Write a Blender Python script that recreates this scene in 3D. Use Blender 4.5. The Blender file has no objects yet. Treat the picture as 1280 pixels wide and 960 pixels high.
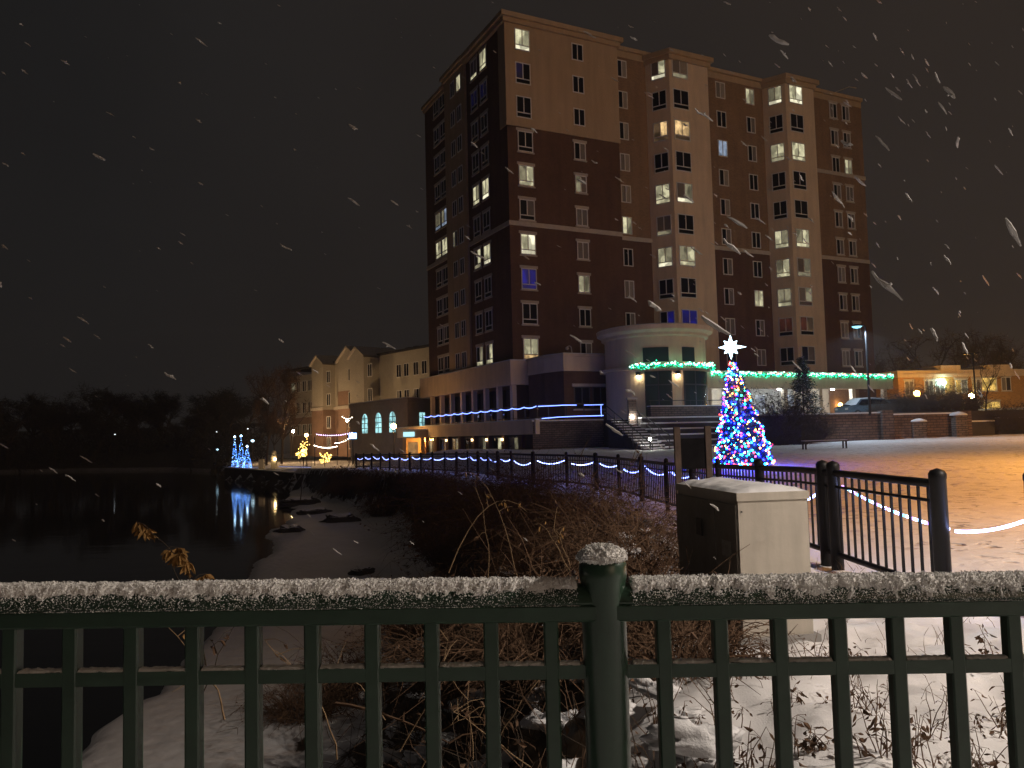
import bpy, math, random
from mathutils import Vector, Matrix, noise
R = random.Random(7)
HAZE = .0008
S = bpy.context.scene
COL = S.collection
PI = math.pi

# ------------------------------------------------------------------ camera geometry
FPX, PITCH, ROLL, EYE = 1000.0, 0.0643, 0.0252, 1.6
cp, sp, cr, sr = math.cos(PITCH), math.sin(PITCH), math.cos(ROLL), math.sin(ROLL)
_r, _u, _f = Vector((1, 0, 0)), Vector((0, -sp, cp)), Vector((0, cp, sp))

def ray(px, py):
    dx, dy = px - 640, 480 - py
    x, y = cr * dx + sr * dy, -sr * dx + cr * dy
    return _f + _r * (x / FPX) + _u * (y / FPX)

def at(px, py, Y):
    d = ray(px, py)
    return Vector((0, 0, EYE)) + d * (Y / d.y)

def zat(px, py, Y):
    return at(px, py, Y).z

def smooth(a, b, x):
    t = min(1, max(0, (x - a) / (b - a)))
    return t * t * (3 - 2 * t)

def lerp(a, b, t):
    return a + (b - a) * t

def table(tab, y):
    if y <= tab[0][0]: return tab[0][1]
    for (a, u), (b, v) in zip(tab, tab[1:]):
        if y <= b: return u + (v - u) * (y - a) / (b - a)
    return tab[-1][1]

# ------------------------------------------------------------------ materials
MATS = {}
def mat(name, col, rough=.7, var=0, vscale=4, bump=0, bscale=30, metal=0, spec=.5, emit=None, estr=0, sample=True,
        brick=None, col2=None, trans=0, streak=0):
    if name in MATS: return MATS[name]
    m = bpy.data.materials.new(name); m.use_nodes = True
    nt = m.node_tree; p = nt.nodes['Principled BSDF']; L = nt.links.new
    p.inputs['Base Color'].default_value = (*col, 1)
    p.inputs['Roughness'].default_value = rough
    p.inputs['Metallic'].default_value = metal
    p.inputs['Specular IOR Level'].default_value = spec
    tc = nt.nodes.new('ShaderNodeTexCoord')
    src = None
    if brick:
        bw, bh, mortar = brick
        sx = nt.nodes.new('ShaderNodeSeparateXYZ'); L(tc.outputs['Object'], sx.inputs[0])
        ad = nt.nodes.new('ShaderNodeMath'); L(sx.outputs[0], ad.inputs[0]); L(sx.outputs[1], ad.inputs[1])
        cx = nt.nodes.new('ShaderNodeCombineXYZ'); L(ad.outputs[0], cx.inputs[0]); L(sx.outputs[2], cx.inputs[1])
        b = nt.nodes.new('ShaderNodeTexBrick'); L(cx.outputs[0], b.inputs['Vector'])
        b.inputs['Scale'].default_value = 1; b.inputs['Brick Width'].default_value = bw; b.inputs['Row Height'].default_value = bh
        b.inputs['Mortar Size'].default_value = mortar
        b.inputs['Color1'].default_value = (*[c * .8 for c in col], 1); b.inputs['Color2'].default_value = (*[min(1, c * 1.2) for c in col], 1)
        b.inputs['Mortar'].default_value = (*(col2 or [c * 1.5 for c in col]), 1)
        src = b.outputs['Color']
    if var:
        n = nt.nodes.new('ShaderNodeTexNoise'); n.inputs['Scale'].default_value = vscale; n.inputs['Detail'].default_value = 6
        n.inputs['Roughness'].default_value = .65
        L(tc.outputs['Object'], n.inputs['Vector'])
        mr = nt.nodes.new('ShaderNodeMapRange'); mr.inputs[1].default_value = .3; mr.inputs[2].default_value = .7
        mr.inputs[3].default_value = 1 - var; mr.inputs[4].default_value = 1 + var
        fac = n.outputs[0]
        if streak:
            mp = nt.nodes.new('ShaderNodeMapping'); mp.inputs['Scale'].default_value = (1, 1, .12); L(tc.outputs['Object'], mp.inputs[0])
            n2 = nt.nodes.new('ShaderNodeTexNoise'); n2.inputs['Scale'].default_value = vscale * 3; n2.inputs['Detail'].default_value = 5; L(mp.outputs[0], n2.inputs['Vector'])
            mf = nt.nodes.new('ShaderNodeMix'); mf.inputs[0].default_value = streak; L(n.outputs[0], mf.inputs[2]); L(n2.outputs[0], mf.inputs[3]); fac = mf.outputs[0]
        L(fac, mr.inputs[0])
        mx = nt.nodes.new('ShaderNodeVectorMath'); mx.operation = 'SCALE'
        if src: L(src, mx.inputs[0])
        else: mx.inputs[0].default_value = col
        L(mr.outputs[0], mx.inputs['Scale']); src = mx.outputs[0]
    if src: L(src, p.inputs['Base Color'])
    if bump:
        n = nt.nodes.new('ShaderNodeTexNoise'); n.inputs['Scale'].default_value = bscale; n.inputs['Detail'].default_value = 5
        L(tc.outputs['Object'], n.inputs['Vector'])
        bp = nt.nodes.new('ShaderNodeBump'); bp.inputs['Strength'].default_value = bump; bp.inputs['Distance'].default_value = .02
        L(n.outputs[0], bp.inputs['Height']); L(bp.outputs[0], p.inputs['Normal'])
    if trans:
        p.inputs['Subsurface Weight'].default_value = trans; p.inputs['Subsurface Radius'].default_value = (.01, .01, .012)
    if emit:
        p.inputs['Emission Color'].default_value = (*emit, 1); p.inputs['Emission Strength'].default_value = estr
        if not sample: m.cycles.emission_sampling = 'NONE'
    MATS[name] = m
    return m

def litpane(name, col, strength, amount=.45):
    """lit room seen through a window: uneven glow of curtains, lamps and furniture"""
    m = bpy.data.materials.new(name); m.use_nodes = True; nt = m.node_tree; L = nt.links.new
    p = nt.nodes['Principled BSDF']; p.inputs['Base Color'].default_value = (.05, .05, .05, 1); p.inputs['Roughness'].default_value = .15
    g = nt.nodes.new('ShaderNodeNewGeometry')
    mp = nt.nodes.new('ShaderNodeMapping'); mp.inputs['Scale'].default_value = (1, 1, .7); L(g.outputs['Position'], mp.inputs[0])
    n = nt.nodes.new('ShaderNodeTexNoise'); n.inputs['Scale'].default_value = 1.7; n.inputs['Detail'].default_value = 4; L(mp.outputs[0], n.inputs[0])
    n.inputs['Roughness'].default_value = .7
    mr = nt.nodes.new('ShaderNodeMapRange'); mr.inputs[1].default_value = .3; mr.inputs[2].default_value = .7
    mr.inputs[3].default_value = strength * (1 - amount); mr.inputs[4].default_value = strength * (1 + amount); L(n.outputs[0], mr.inputs[0])
    n2 = nt.nodes.new('ShaderNodeTexNoise'); n2.inputs['Scale'].default_value = .8; n2.inputs['Detail'].default_value = 1; L(g.outputs['Position'], n2.inputs[0])
    m2 = nt.nodes.new('ShaderNodeMapRange'); m2.inputs[1].default_value = .47; m2.inputs[2].default_value = .52; m2.inputs[3].default_value = .55; m2.inputs[4].default_value = 1.2; L(n2.outputs[0], m2.inputs[0])
    mm = nt.nodes.new('ShaderNodeMath'); mm.operation = 'MULTIPLY'; L(mr.outputs[0], mm.inputs[0]); L(m2.outputs[0], mm.inputs[1]); mr = mm
    p.inputs['Emission Color'].default_value = (*col, 1); L(mr.outputs[0], p.inputs['Emission Strength'])
    m.cycles.emission_sampling = 'NONE'
    MATS[name] = m
    return m

def snow_mat(name, col=(.8, .8, .82), mask=None, trample=False, scale=1.0):
    m = bpy.data.materials.new(name); m.use_nodes = True; nt = m.node_tree; L = nt.links.new
    p = nt.nodes['Principled BSDF']; p.inputs['Roughness'].default_value = .65; p.inputs['Specular IOR Level'].default_value = .3
    tc = nt.nodes.new('ShaderNodeTexCoord')
    def nz(s, d=6, r=.6):
        n = nt.nodes.new('ShaderNodeTexNoise'); n.inputs['Scale'].default_value = s; n.inputs['Detail'].default_value = d
        n.inputs['Roughness'].default_value = r; L(tc.outputs['Object'], n.inputs[0]); return n.outputs[0]
    def ramp(x, a, b, lo, hi):
        r = nt.nodes.new('ShaderNodeMapRange'); r.inputs[1].default_value = a; r.inputs[2].default_value = b
        r.inputs[3].default_value = lo; r.inputs[4].default_value = hi
        L(x, r.inputs[0]); return r.outputs[0]
    def mix(f, a, b):
        x = nt.nodes.new('ShaderNodeMix'); x.data_type = 'RGBA'; L(f, x.inputs[0])
        for i, v in ((6, a), (7, b)):
            if isinstance(v, tuple): x.inputs[i].default_value = (*v, 1)
            else: L(v, x.inputs[i])
        return x.outputs[2]
    c = mix(ramp(nz(.9), .35, .65, 0, 1), tuple(k * .9 for k in col), col)
    hgt = nt.nodes.new('ShaderNodeMath'); hgt.operation = 'ADD'
    L(ramp(nz(3.5, 2, .4), .3, .7, 0, .5), hgt.inputs[0]); L(ramp(nz(90, 2), .3, .7, 0, .05), hgt.inputs[1]); h = hgt.outputs[0]
    if trample:
        # trodden snow: footprints and scuffs with slush, their shading also put into the colour
        a = nt.nodes.new('ShaderNodeAttribute'); a.attribute_name = 'trodden'
        v = nt.nodes.new('ShaderNodeTexVoronoi'); v.inputs['Scale'].default_value = 2.6; v.inputs['Randomness'].default_value = 1
        wn = nt.nodes.new('ShaderNodeTexNoise'); wn.inputs['Scale'].default_value = 4; L(tc.outputs['Object'], wn.inputs[0])
        wv = nt.nodes.new('ShaderNodeVectorMath'); wv.operation = 'MULTIPLY_ADD'; L(wn.outputs[1], wv.inputs[0]); wv.inputs[1].default_value = (.5, .5, .5)
        L(tc.outputs['Object'], wv.inputs[2]); L(wv.outputs[0], v.inputs[0])
        dent = ramp(v.outputs[0], .12, .42, 1, 0)
        am = nt.nodes.new('ShaderNodeMath'); am.operation = 'MULTIPLY'; L(dent, am.inputs[0]); L(a.outputs['Fac'], am.inputs[1])
        am2 = nt.nodes.new('ShaderNodeMath'); am2.operation = 'MULTIPLY'; L(am.outputs[0], am2.inputs[0]); L(ramp(nz(.45, 5, .6), .4, .56, .12, 1), am2.inputs[1])
        c = mix(ramp(am2.outputs[0], 0, .9, 0, .58), c, (.25, .21, .175))
        hb = nt.nodes.new('ShaderNodeMath'); hb.operation = 'MULTIPLY_ADD'; L(am2.outputs[0], hb.inputs[0]); hb.inputs[1].default_value = -2.3; L(h, hb.inputs[2]); h = hb.outputs[0]
    if mask:
        a = nt.nodes.new('ShaderNodeAttribute'); a.attribute_name = mask
        n2 = nt.nodes.new('ShaderNodeMath'); n2.operation = 'ADD'; L(a.outputs['Fac'], n2.inputs[0]); L(ramp(nz(1.6, 8, .7), .2, .8, -.5, .5), n2.inputs[1])
        dirt = mix(ramp(nz(5), .3, .7, 0, 1), (.025, .017, .011), (.07, .045, .026))
        c = mix(ramp(n2.outputs[0], .42, .58, 0, 1), c, dirt)
    L(c, p.inputs['Base Color'])
    b = nt.nodes.new('ShaderNodeBump'); b.inputs['Strength'].default_value = .6; b.inputs['Distance'].default_value = .055 * scale
    L(h, b.inputs['Height']); L(b.outputs[0], p.inputs['Normal'])
    MATS[name] = m
    return m

M = MATS
beige = mat('beige_stucco', (.5, .38, .25), .85, .16, .5, streak=.6)
cream = mat('cream_stucco', (.8, .65, .48), .85, .15, .6, streak=.6)
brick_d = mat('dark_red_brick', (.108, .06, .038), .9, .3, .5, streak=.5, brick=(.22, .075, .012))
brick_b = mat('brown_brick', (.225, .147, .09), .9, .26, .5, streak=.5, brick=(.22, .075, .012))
stone = mat('pale_stone_trim', (.55, .5, .43), .8, .1, 2)
wframe = mat('white_window_frame', (.8, .79, .77), .5, .05, 3)
dframe = mat('dark_window_frame', (.06, .06, .065), .5, .1, 3)
snow = snow_mat('snow')
green = mat('dark_green_paint', (.021, .046, .029), .3, .22, 9, .05, 40)
black = mat('black_metal_paint', (.006, .006, .007), .5, .25, 10, spec=.3)
darkm = mat('dark_metal', (.02, .02, .022), .5, .25, 8)
bark = mat('bark', (.06, .043, .03), .95, .35, 6)
twig = mat('dry_twigs', (.12, .068, .038), .95, .4, 5)
twig2 = mat('pale_dry_stalks', (.3, .2, .11), .9, .35, 8)
leafm = mat('dry_brown_leaves', (.11, .06, .033), .9, .4, 14)
leafy = mat('yellow_brown_leaves', (.34, .19, .06), .85, .35, 14)
needle = mat('evergreen_needles', (.018, .034, .022), .8, .35, 5)
concrete = mat('grey_concrete', (.27, .26, .25), .9, .2, 2, .2, 14)
rstone = mat('retaining_stone', (.17, .125, .1), .92, .35, 1.3, .3, 6, brick=(.55, .16, .03), col2=(.05, .045, .04))
rbrick = mat('red_wall_block', (.14, .09, .068), .92, .45, 1.5, .3, 6, brick=(.62, .2, .03), col2=(.05, .036, .03))
dstone = mat('dark_stone', (.05, .044, .042), .9, .3, 2, .3, 5)
wood = mat('weathered_wood', (.085, .056, .042), .85, .3, 6, .3, 40)
roofm = mat('dark_roof', (.03, .03, .033), .9, .25, 3)
pavem = mat('path_snow', (.7, .7, .72), .8, .1, 1)
PANE = {
 'd': mat('dark_glass', (.006, .006, .008), .08, 0),
 'g': mat('blind_behind_glass', (.2, .18, .165), .6, .12, 3),
 'n': mat('net_curtain', (.34, .31, .27), .7, .12, 3),
 'w': litpane('room_dim', (1, .9, .56), .17),
 'W': litpane('room_lit', (1, .93, .58), .5),
 'B': litpane('room_bright', (1, .94, .66), .95, .3),
 'H': litpane('room_warm', (1, .66, .3), .62, .8),
 'o': litpane('room_warm_dim', (1, .6, .3), .06, .6),
 'b': litpane('room_blue', (.03, .04, 1), .13, .6),
 'q': litpane('room_blue_dim', (.03, .04, 1), .012, .6),
 'c': litpane('room_cool', (.6, .75, 1), .32, .4),
 't': litpane('hall_teal', (.45, .92, .95), .95, .3),
 'y': litpane('room_yellow', (1, .62, .14), .75, .6),
 'r': litpane('room_red', (1, .25, .12), .035, .9),
}
PKEYS = list(PANE)

# ------------------------------------------------------------------ mesh building
class MB:
    def __init__(s): s.v, s.f, s.m = [], [], []
    def add(s, vs, fs, m=0):
        o = len(s.v); s.v += [tuple(x) for x in vs]
        for f in fs: s.f.append([i + o for i in f]); s.m.append(m)
    def box(s, x0, x1, y0, y1, z0, z1, m=0, T=None):
        v = [Vector((x, y, z)) for z in (z0, z1) for y in (y0, y1) for x in (x0, x1)]
        if T: v = [T @ p for p in v]
        s.add(v, [(0, 2, 3, 1), (4, 5, 7, 6), (0, 1, 5, 4), (2, 6, 7, 3), (0, 4, 6, 2), (1, 3, 7, 5)], m)
    def bar(s, a, b, w, d, m=0):
        a, b = Vector(a), Vector(b); z = (b - a).normalized()
        x = z.cross(Vector((0, 0, 1))) if abs(z.z) < .9 else Vector((1, 0, 0))
        x = (x - z * x.dot(z)).normalized(); y = z.cross(x)
        v = [p + x * (i * w / 2) + y * (j * d / 2) for p in (a, b) for j in (-1, 1) for i in (-1, 1)]
        s.add(v, [(0, 2, 3, 1), (4, 5, 7, 6), (0, 1, 5, 4), (2, 6, 7, 3), (0, 4, 6, 2), (1, 3, 7, 5)], m)
    def tube(s, pts, r, n=6, m=0, cap=True):
        pts = [Vector(p) for p in pts]; k = len(pts)
        rr = r if isinstance(r, (list, tuple)) else [r] * k
        rings = []; pu = None
        for i, p in enumerate(pts):
            t = (pts[min(i + 1, k - 1)] - pts[max(i - 1, 0)])
            t = t.normalized() if t.length > 1e-9 else Vector((0, 0, 1))
            if pu is None:
                pu = Vector((1, 0, 0)) if abs(t.x) < .8 else Vector((0, 1, 0))
            u = pu - t * pu.dot(t)
            if u.length < 1e-5: u = Vector((0, 0, 1)).cross(t)
            u.normalize(); pu = u; w = t.cross(u)
            rings.append([p + (u * math.cos(2 * PI * j / n) + w * math.sin(2 * PI * j / n)) * rr[i] for j in range(n)])
        o = [q for ring in rings for q in ring]
        fs = [(i * n + j, i * n + (j + 1) % n, (i + 1) * n + (j + 1) % n, (i + 1) * n + j) for i in range(k - 1) for j in range(n)]
        if cap: fs += [tuple(range(n - 1, -1, -1)), tuple((k - 1) * n + j for j in range(n))]
        s.add(o, fs, m)
    def lathe(s, prof, c=(0, 0, 0), n=16, m=0, a0=0, a1=2 * PI):
        c = Vector(c); full = abs(a1 - a0 - 2 * PI) < 1e-6; k = n if full else n + 1
        v = [c + Vector((r * math.cos(a0 + (a1 - a0) * j / n), r * math.sin(a0 + (a1 - a0) * j / n), z)) for r, z in prof for j in range(k)]
        fs = []
        for i in range(len(prof) - 1):
            for j in range(n):
                j2 = (j + 1) % k
                fs.append((i * k + j, i * k + j2, (i + 1) * k + j2, (i + 1) * k + j))
        if full:
            if prof[0][0] > 1e-6: fs.append(tuple(range(n - 1, -1, -1)))
            if prof[-1][0] > 1e-6: fs.append(tuple((len(prof) - 1) * k + j for j in range(n)))
        s.add(v, fs, m)
    def prism(s, poly, z0, z1, m=0, mt=None):
        n = len(poly); z0f = z0 if callable(z0) else (lambda i: z0); z1f = z1 if callable(z1) else (lambda i: z1)
        v = [(x, y, z0f(i)) for i, (x, y) in enumerate(poly)] + [(x, y, z1f(i)) for i, (x, y) in enumerate(poly)]
        s.add(v, [tuple(range(n - 1, -1, -1))] + [(i, (i + 1) % n, n + (i + 1) % n, n + i) for i in range(n)], m)
        s.add(v[n:], [tuple(range(n))], m if mt is None else mt)
    def extr(s, poly, d, m=0):
        """polygon in xz extruded along y by d"""
        n = len(poly)
        v = [(x, 0, z) for x, z in poly] + [(x, d, z) for x, z in poly]
        s.add(v, [tuple(range(n)), tuple(range(2 * n - 1, n - 1, -1))] + [(i, n + i, n + (i + 1) % n, (i + 1) % n) for i in range(n)], m)
    def ball(s, c, r, m=0, n=6, k=4, sz=1):
        prof = [(max(1e-4, r * math.sin(PI * i / k)), -r * sz * math.cos(PI * i / k)) for i in range(k + 1)]
        s.lathe(prof, c, n, m)
    def octa(s, c, r, m=0):
        c = Vector(c)
        v = [c + Vector(d) * r for d in ((1, 0, 0), (-1, 0, 0), (0, 1, 0), (0, -1, 0), (0, 0, 1), (0, 0, -1))]
        s.add(v, [(0, 2, 4), (2, 1, 4), (1, 3, 4), (3, 0, 4), (2, 0, 5), (1, 2, 5), (3, 1, 5), (0, 3, 5)], m)
    def leaf(s, c, d, l, w, m=0, rnd=R):
        d = Vector(d).normalized(); x = d.cross(Vector((rnd.gauss(0, 1), rnd.gauss(0, 1), rnd.gauss(0, 1))))
        if x.length < 1e-4: x = Vector((1, 0, 0))
        x.normalize(); c = Vector(c); up = d.cross(x) * (w * .4); q = d.cross(x) * (l * rnd.uniform(-.35, .35))
        s.add([c, c + d * l * .35 + x * w * .45 + up, c + d * l * .72 + x * w * .33 + up * .6 + q * .5, c + d * l * .95 + q, c + d * l * .68 - x * w * .36 + up * .7 + q * .5, c + d * l * .38 - x * w * .5 + up, c + d * l * .5 + q * .2], [(0, 1, 6), (1, 2, 6), (2, 3, 6), (3, 4, 6), (4, 5, 6), (5, 0, 6)], m)
    def blade(s, c, d, l, w, m=0, rnd=R):
        d = Vector(d).normalized(); x = d.cross(Vector((rnd.gauss(0, 1), rnd.gauss(0, 1), rnd.gauss(0, 1))))
        if x.length < 1e-4: x = Vector((1, 0, 0))
        x.normalize(); c = Vector(c); up = d.cross(x) * (w * .25)
        s.add([c, c + d * l * .5 + x * w / 2 + up, c + d * l, c + d * l * .5 - x * w / 2 + up], [(0, 1, 2), (0, 2, 3)], m)
    def build(s, name, mats, parent=None, world=False, sm=False, loc=None, rotz=0):
        me = bpy.data.meshes.new(name)
        v = s.v
        if world and parent is not None:
            inv = wm(parent).inverted(); v = [inv @ Vector(p) for p in v]
        me.from_pydata([tuple(p) for p in v], [], s.f)
        if not isinstance(mats, (list, tuple)): mats = [mats]
        for m_ in mats: me.materials.append(m_)
        if len(mats) > 1: me.polygons.foreach_set('material_index', s.m)
        if sm: me.polygons.foreach_set('use_smooth', [True] * len(me.polygons))
        me.update()
        return link(name, me, parent, loc, rotz)

def link(name, data, parent=None, loc=None, rotz=0):
    o = bpy.data.objects.new(name, data); COL.objects.link(o)
    if parent is not None: o.parent = parent
    if loc is not None: o.location = loc
    o.rotation_euler = (0, 0, rotz)
    return o

def wm(o):
    m = Matrix.Translation(o.location) @ o.rotation_euler.to_matrix().to_4x4()
    return wm(o.parent) @ m if o.parent else m

def tag(o, label, cat, group=None, kind=None):
    o['label'] = label; o['category'] = cat
    if group: o['group'] = group
    if kind: o['kind'] = kind
    return o

def thing(name, label, cat, loc=(0, 0, 0), rotz=0, group=None):
    return tag(link(name, None, None, Vector(loc), rotz), label, cat, group)

def structure(o):
    o['kind'] = 'structure'; return o

def fbm(x, y, z=0, o=4):
    return noise.fractal((x, y, z), 1.0, 2.0, o)

# ------------------------------------------------------------------ terrain
FENCE = [(3.73, 7.1), (3.65, 9.35), (3.6, 14), (3.58, 18.9), (2.5, 26.4), (0, 32), (-3.6, 45), (-13.2, 66)]
TOP = [(0, .9), (2, .9), (6, 1.1), (9, 1.7), (14, 2.7), (19, 2.75), (26.4, 1.6), (32, -1), (45, -4.8), (66, -14.6), (75, -19), (102, -36), (112, -38), (160, -60)]
TOE = [(0, -3), (25, -3.2), (34, -4.8), (44, -6), (52, -9), (62, -15.2), (75, -19.6), (102, -36.5), (112, -38.5), (160, -60.5)]
SHORE = [(0, -6.2), (11.9, -6.4), (16.7, -6.85), (22, -7.6), (27.5, -8.95), (34.8, -10.4), (38.7, -12), (43.4, -12.3), (51.7, -14), (62, -17.5), (72, -20), (75, -20.1), (102, -37), (112, -39), (160, -61)]
FBASE = [(0, 0), (10, 0), (19, -.24), (32, -.22), (45, -.42), (66, -.74), (75, -1), (100, -1.7), (160, -1.7)]
def ground(x, y, detail=True):
    t, o = table(TOP, y), table(TOE, y)
    sh = table(SHORE, y) + (.5 * fbm(x * .3, y * .35, 3, 3) if detail and y < 72 else 0)
    zf = table(FBASE, y)
    bank = 0
    if x >= t:
        zr = .022 * max(0, y - 24) - .0002 * max(0, y - 24) ** 2 if y < 60 else .53
        zr += 2.6 * smooth(85, 110, y) + .012 * max(0, x - 20) * smooth(30, 60, y)
        z = lerp(zf, zr, smooth(1, 12, x - t))
        if y > 70: z = lerp(zf, z, smooth(0, 30, x + 8))
        bank = .25 * smooth(1.6, 0, x - t)
        if detail:
            z += .03 * fbm(x * .35, y * .35) + .012 * fbm(x * 1.7, y * 1.7, 2)
            if y < 14: z += (.09 * fbm(x * 1.5, y * 1.5, 5, 3) + .03 * fbm(x * 4.5, y * 4.5, 6, 2)) * smooth(14, 8, y) * smooth(5, 3, x)
    elif x > o:
        u = (x - o) / max(.01, t - o)
        z = lerp(-2.88, zf, smooth(-.05, 1.02, u))
        k = math.sin(PI * min(1, max(0, u)))
        bank = .15 + .75 * smooth(0, .3, u) * smooth(1.05, .7, u)
        if detail: z += k * (.22 * fbm(x * .6, y * .6, 1) + .12 * fbm(x * 2, y * 2, 4))
    elif x > sh:
        z = -2.88 + (.03 * fbm(x * .5, y * .5) if detail else 0)
        bank = .5 * smooth(.5, 0, o - x)
    else:
        z = -2.88 - min(1.4, (sh - x) * .9); bank = smooth(0, .5, sh - x)
    return z, bank

def axis(segs):
    out = []
    for a, b, st in segs:
        n = max(1, round((b - a) / st)); out += [a + (b - a) * i / n for i in range(n)]
    return out + [segs[-1][1]]

def terrain():
    xs = axis([(-60, -20, 1.2), (-20, -8, .35), (-8, -4, .2), (-4, 6, .065), (6, 14, .25), (14, 50, .9), (50, 120, 5), (120, 420, 40)])
    ys = axis([(1.5, 11, .065), (11, 20, .16), (20, 50, .4), (50, 80, .8), (80, 160, 4), (160, 480, 32)])
    v, msk, tr = [], [], []
    for y in ys:
        for x in xs:
            z, b = ground(x, y); v.append((x, y, z)); msk.append(b)
            tr.append(smooth(4.2, 6, x - .02 * y) * smooth(62, 50, y) * smooth(3, 5, y))
    nx = len(xs)
    f = [(j * nx + i, j * nx + i + 1, (j + 1) * nx + i + 1, (j + 1) * nx + i) for j in range(len(ys) - 1) for i in range(nx - 1)]
    me = bpy.data.meshes.new('snowy_ground'); me.from_pydata(v, [], f)
    me.polygons.foreach_set('use_smooth', [True] * len(f))
    for nm, dat in (('bank', msk), ('trodden', tr)):
        a = me.attributes.new(nm, 'FLOAT', 'POINT'); a.data.foreach_set('value', dat)
    me.materials.append(snow_mat('snow_ground', (.8, .79, .8), mask='bank', trample=True))
    structure(link('snowy_ground', me))
terrain()

# water
m = mat('dark_water', (.004, .005, .006), .06, spec=.5)
nt = m.node_tree; p = nt.nodes['Principled BSDF']
tc = nt.nodes.new('ShaderNodeTexCoord'); mp = nt.nodes.new('ShaderNodeMapping'); mp.inputs['Scale'].default_value = (.5, 1.6, 1)
n = nt.nodes.new('ShaderNodeTexNoise'); n.inputs['Scale'].default_value = .6; n.inputs['Detail'].default_value = 2
bp = nt.nodes.new('ShaderNodeBump'); bp.inputs['Strength'].default_value = .1; bp.inputs['Distance'].default_value = .06
nt.links.new(tc.outputs['Object'], mp.inputs[0]); nt.links.new(mp.outputs[0], n.inputs[0]); nt.links.new(n.outputs[0], bp.inputs['Height']); nt.links.new(bp.outputs[0], p.inputs['Normal'])
b = MB(); b.add([(-500, -60, -3), (5, -60, -3), (5, 400, -3), (-500, 400, -3)], [(0, 1, 2, 3)])
structure(b.build('river_water', m))
# far bank
b = MB()
pts = [(-420, 165), (-220, 158), (-120, 152), (-85, 150), (-60, 140), (-48, 126)]
for (x0, y0), (x1, y1) in zip(pts, pts[1:]):
    for i, (d0, z0, d1, z1) in enumerate(((0, -3.4, 2.5, -2.5), (2.5, -2.5, 12, 1), (12, 1, 60, 6), (60, 6, 300, 10))):
        b.add([(x0 - d0 * .2, y0 + d0, z0), (x1 - d0 * .2, y1 + d0, z0), (x1 - d1 * .2, y1 + d1, z1), (x0 - d1 * .2, y0 + d1, z1)], [(0, 1, 2, 3)], 0 if i < 1 else 1)
structure(b.build('far_bank', [mat('bank_snow', (.16, .15, .15), .9, .4, .5), mat('bank_earth', (.025, .022, .018), .95, .4, .3)]))
# bridge deck under the photographer
b = MB(); b.box(-14, 8, -7, 1.72, -.35, -.02)
structure(b.build('bridge_deck', concrete))
b = MB(); b.box(-14, 8, -7, 1.70, -.015, .015)
structure(b.build('deck_snow', snow))

# ------------------------------------------------------------------ green railing in the foreground
RY = lambda x: 1.5 + .03 * x / .94
RZ = lambda x, z: z - .0190 * x          # the rails run slightly downhill
rail = thing('bridge_railing', 'dark green round-topped metal railing covered in frost in front of the camera', 'railing', (.16, 1.5, 0))
XR = (-4.2, 4.2)
def rail_pts(z): return [(x, RY(x), RZ(x, z)) for x in (XR[0], XR[1])]
TOPZ, TOPR = 1.285, .036
b = MB(); a, c = rail_pts(TOPZ)
def rtube(b, x0, x1, z, r, n=20): b.tube([(x0, RY(x0), RZ(x0, z)), (x1, RY(x1), RZ(x1, z))], r, n)
POSTX = [.1595, 2.6, -2.24, -4.2]
RB, RL, CAPW, CAPH = 1.2625, 1.2915, .0335, .0345        # rail underside, ledge, cap half width and height
def rail_sweep(prof, x0, x1, nm):
    b = MB(); n = len(prof)
    vs = [(x, RY(x) + y, RZ(x, z)) for x in (x0, x1) for y, z in prof]
    b.add(vs, [(i, (i + 1) % n, n + (i + 1) % n, n + i) for i in range(n)]); return b.build(nm, green, rail, True, False)
rail_sweep([(-.032, RB), (-.0365, RB + .004), (-.0365, RL - .002), (-.035, RL), (.035, RL), (.0365, RL - .002), (.0365, RB + .004), (.032, RB)], XR[0], XR[1], 'top_rail')
o = rail_sweep([(math.sin(a_) * CAPW, RL + .0005 + math.cos(a_) * CAPH) for a_ in [lerp(-PI / 2, PI / 2, k / 20) for k in range(21)]], XR[0], XR[1], 'rail_cap')
o.data.polygons.foreach_set('use_smooth', [True] * len(o.data.polygons))
MIDZ = 1.168
b = MB(); b.bar((XR[0], RY(XR[0]), RZ(XR[0], MIDZ)), (XR[1], RY(XR[1]), RZ(XR[1], MIDZ)), .025, .0245); b.build('middle_rail', green, rail, True)
b = MB(); rtube(b, XR[0], XR[1], .16, .024, 12); b.build('bottom_rail', green, rail, True, True)
bal = [16, 91, 167, 243, 317, 391, 466, 540, 614, 689, 829, 900, 974, 1048, 1120, 1193, 1265]
BX = []
for px in bal:
    d = ray(px, 806); t = 1.5 / (d.y - .0319 * d.x); BX.append(d.x * t)
BX += [BX[-1] + .111 * (i + 1) for i in range(20)] + [BX[0] - .111 * (i + 1) for i in range(24)]
for x in sorted(BX):
    if min(abs(x - q) for q in POSTX) < .06: continue
    w = .0135; ch = .003; y = RY(x)
    prof = [(-w, -w + ch), (-w + ch, -w), (w - ch, -w), (w, -w + ch), (w, w - ch), (w - ch, w), (-w + ch, w), (-w, w - ch)]
    b = MB(); b.prism([(x + p[0], y + p[1]) for p in prof], RZ(x, .17), RZ(x, RB + .002))
    b.build('baluster', green, rail, True)
for x in POSTX:
    b = MB(); R0 = .041
    b.lathe([(R0, -.02), (R0, 1.327 - .019 * x), (R0 + .003, 1.337 - .019 * x), (R0 + .003, 1.362 - .019 * x), (R0 * .85, 1.376 - .019 * x), (R0 * .4, 1.383 - .019 * x), (.001, 1.385 - .019 * x)], (x, RY(x), 0), 32)
    b.build('post', green, rail, True, True)

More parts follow.
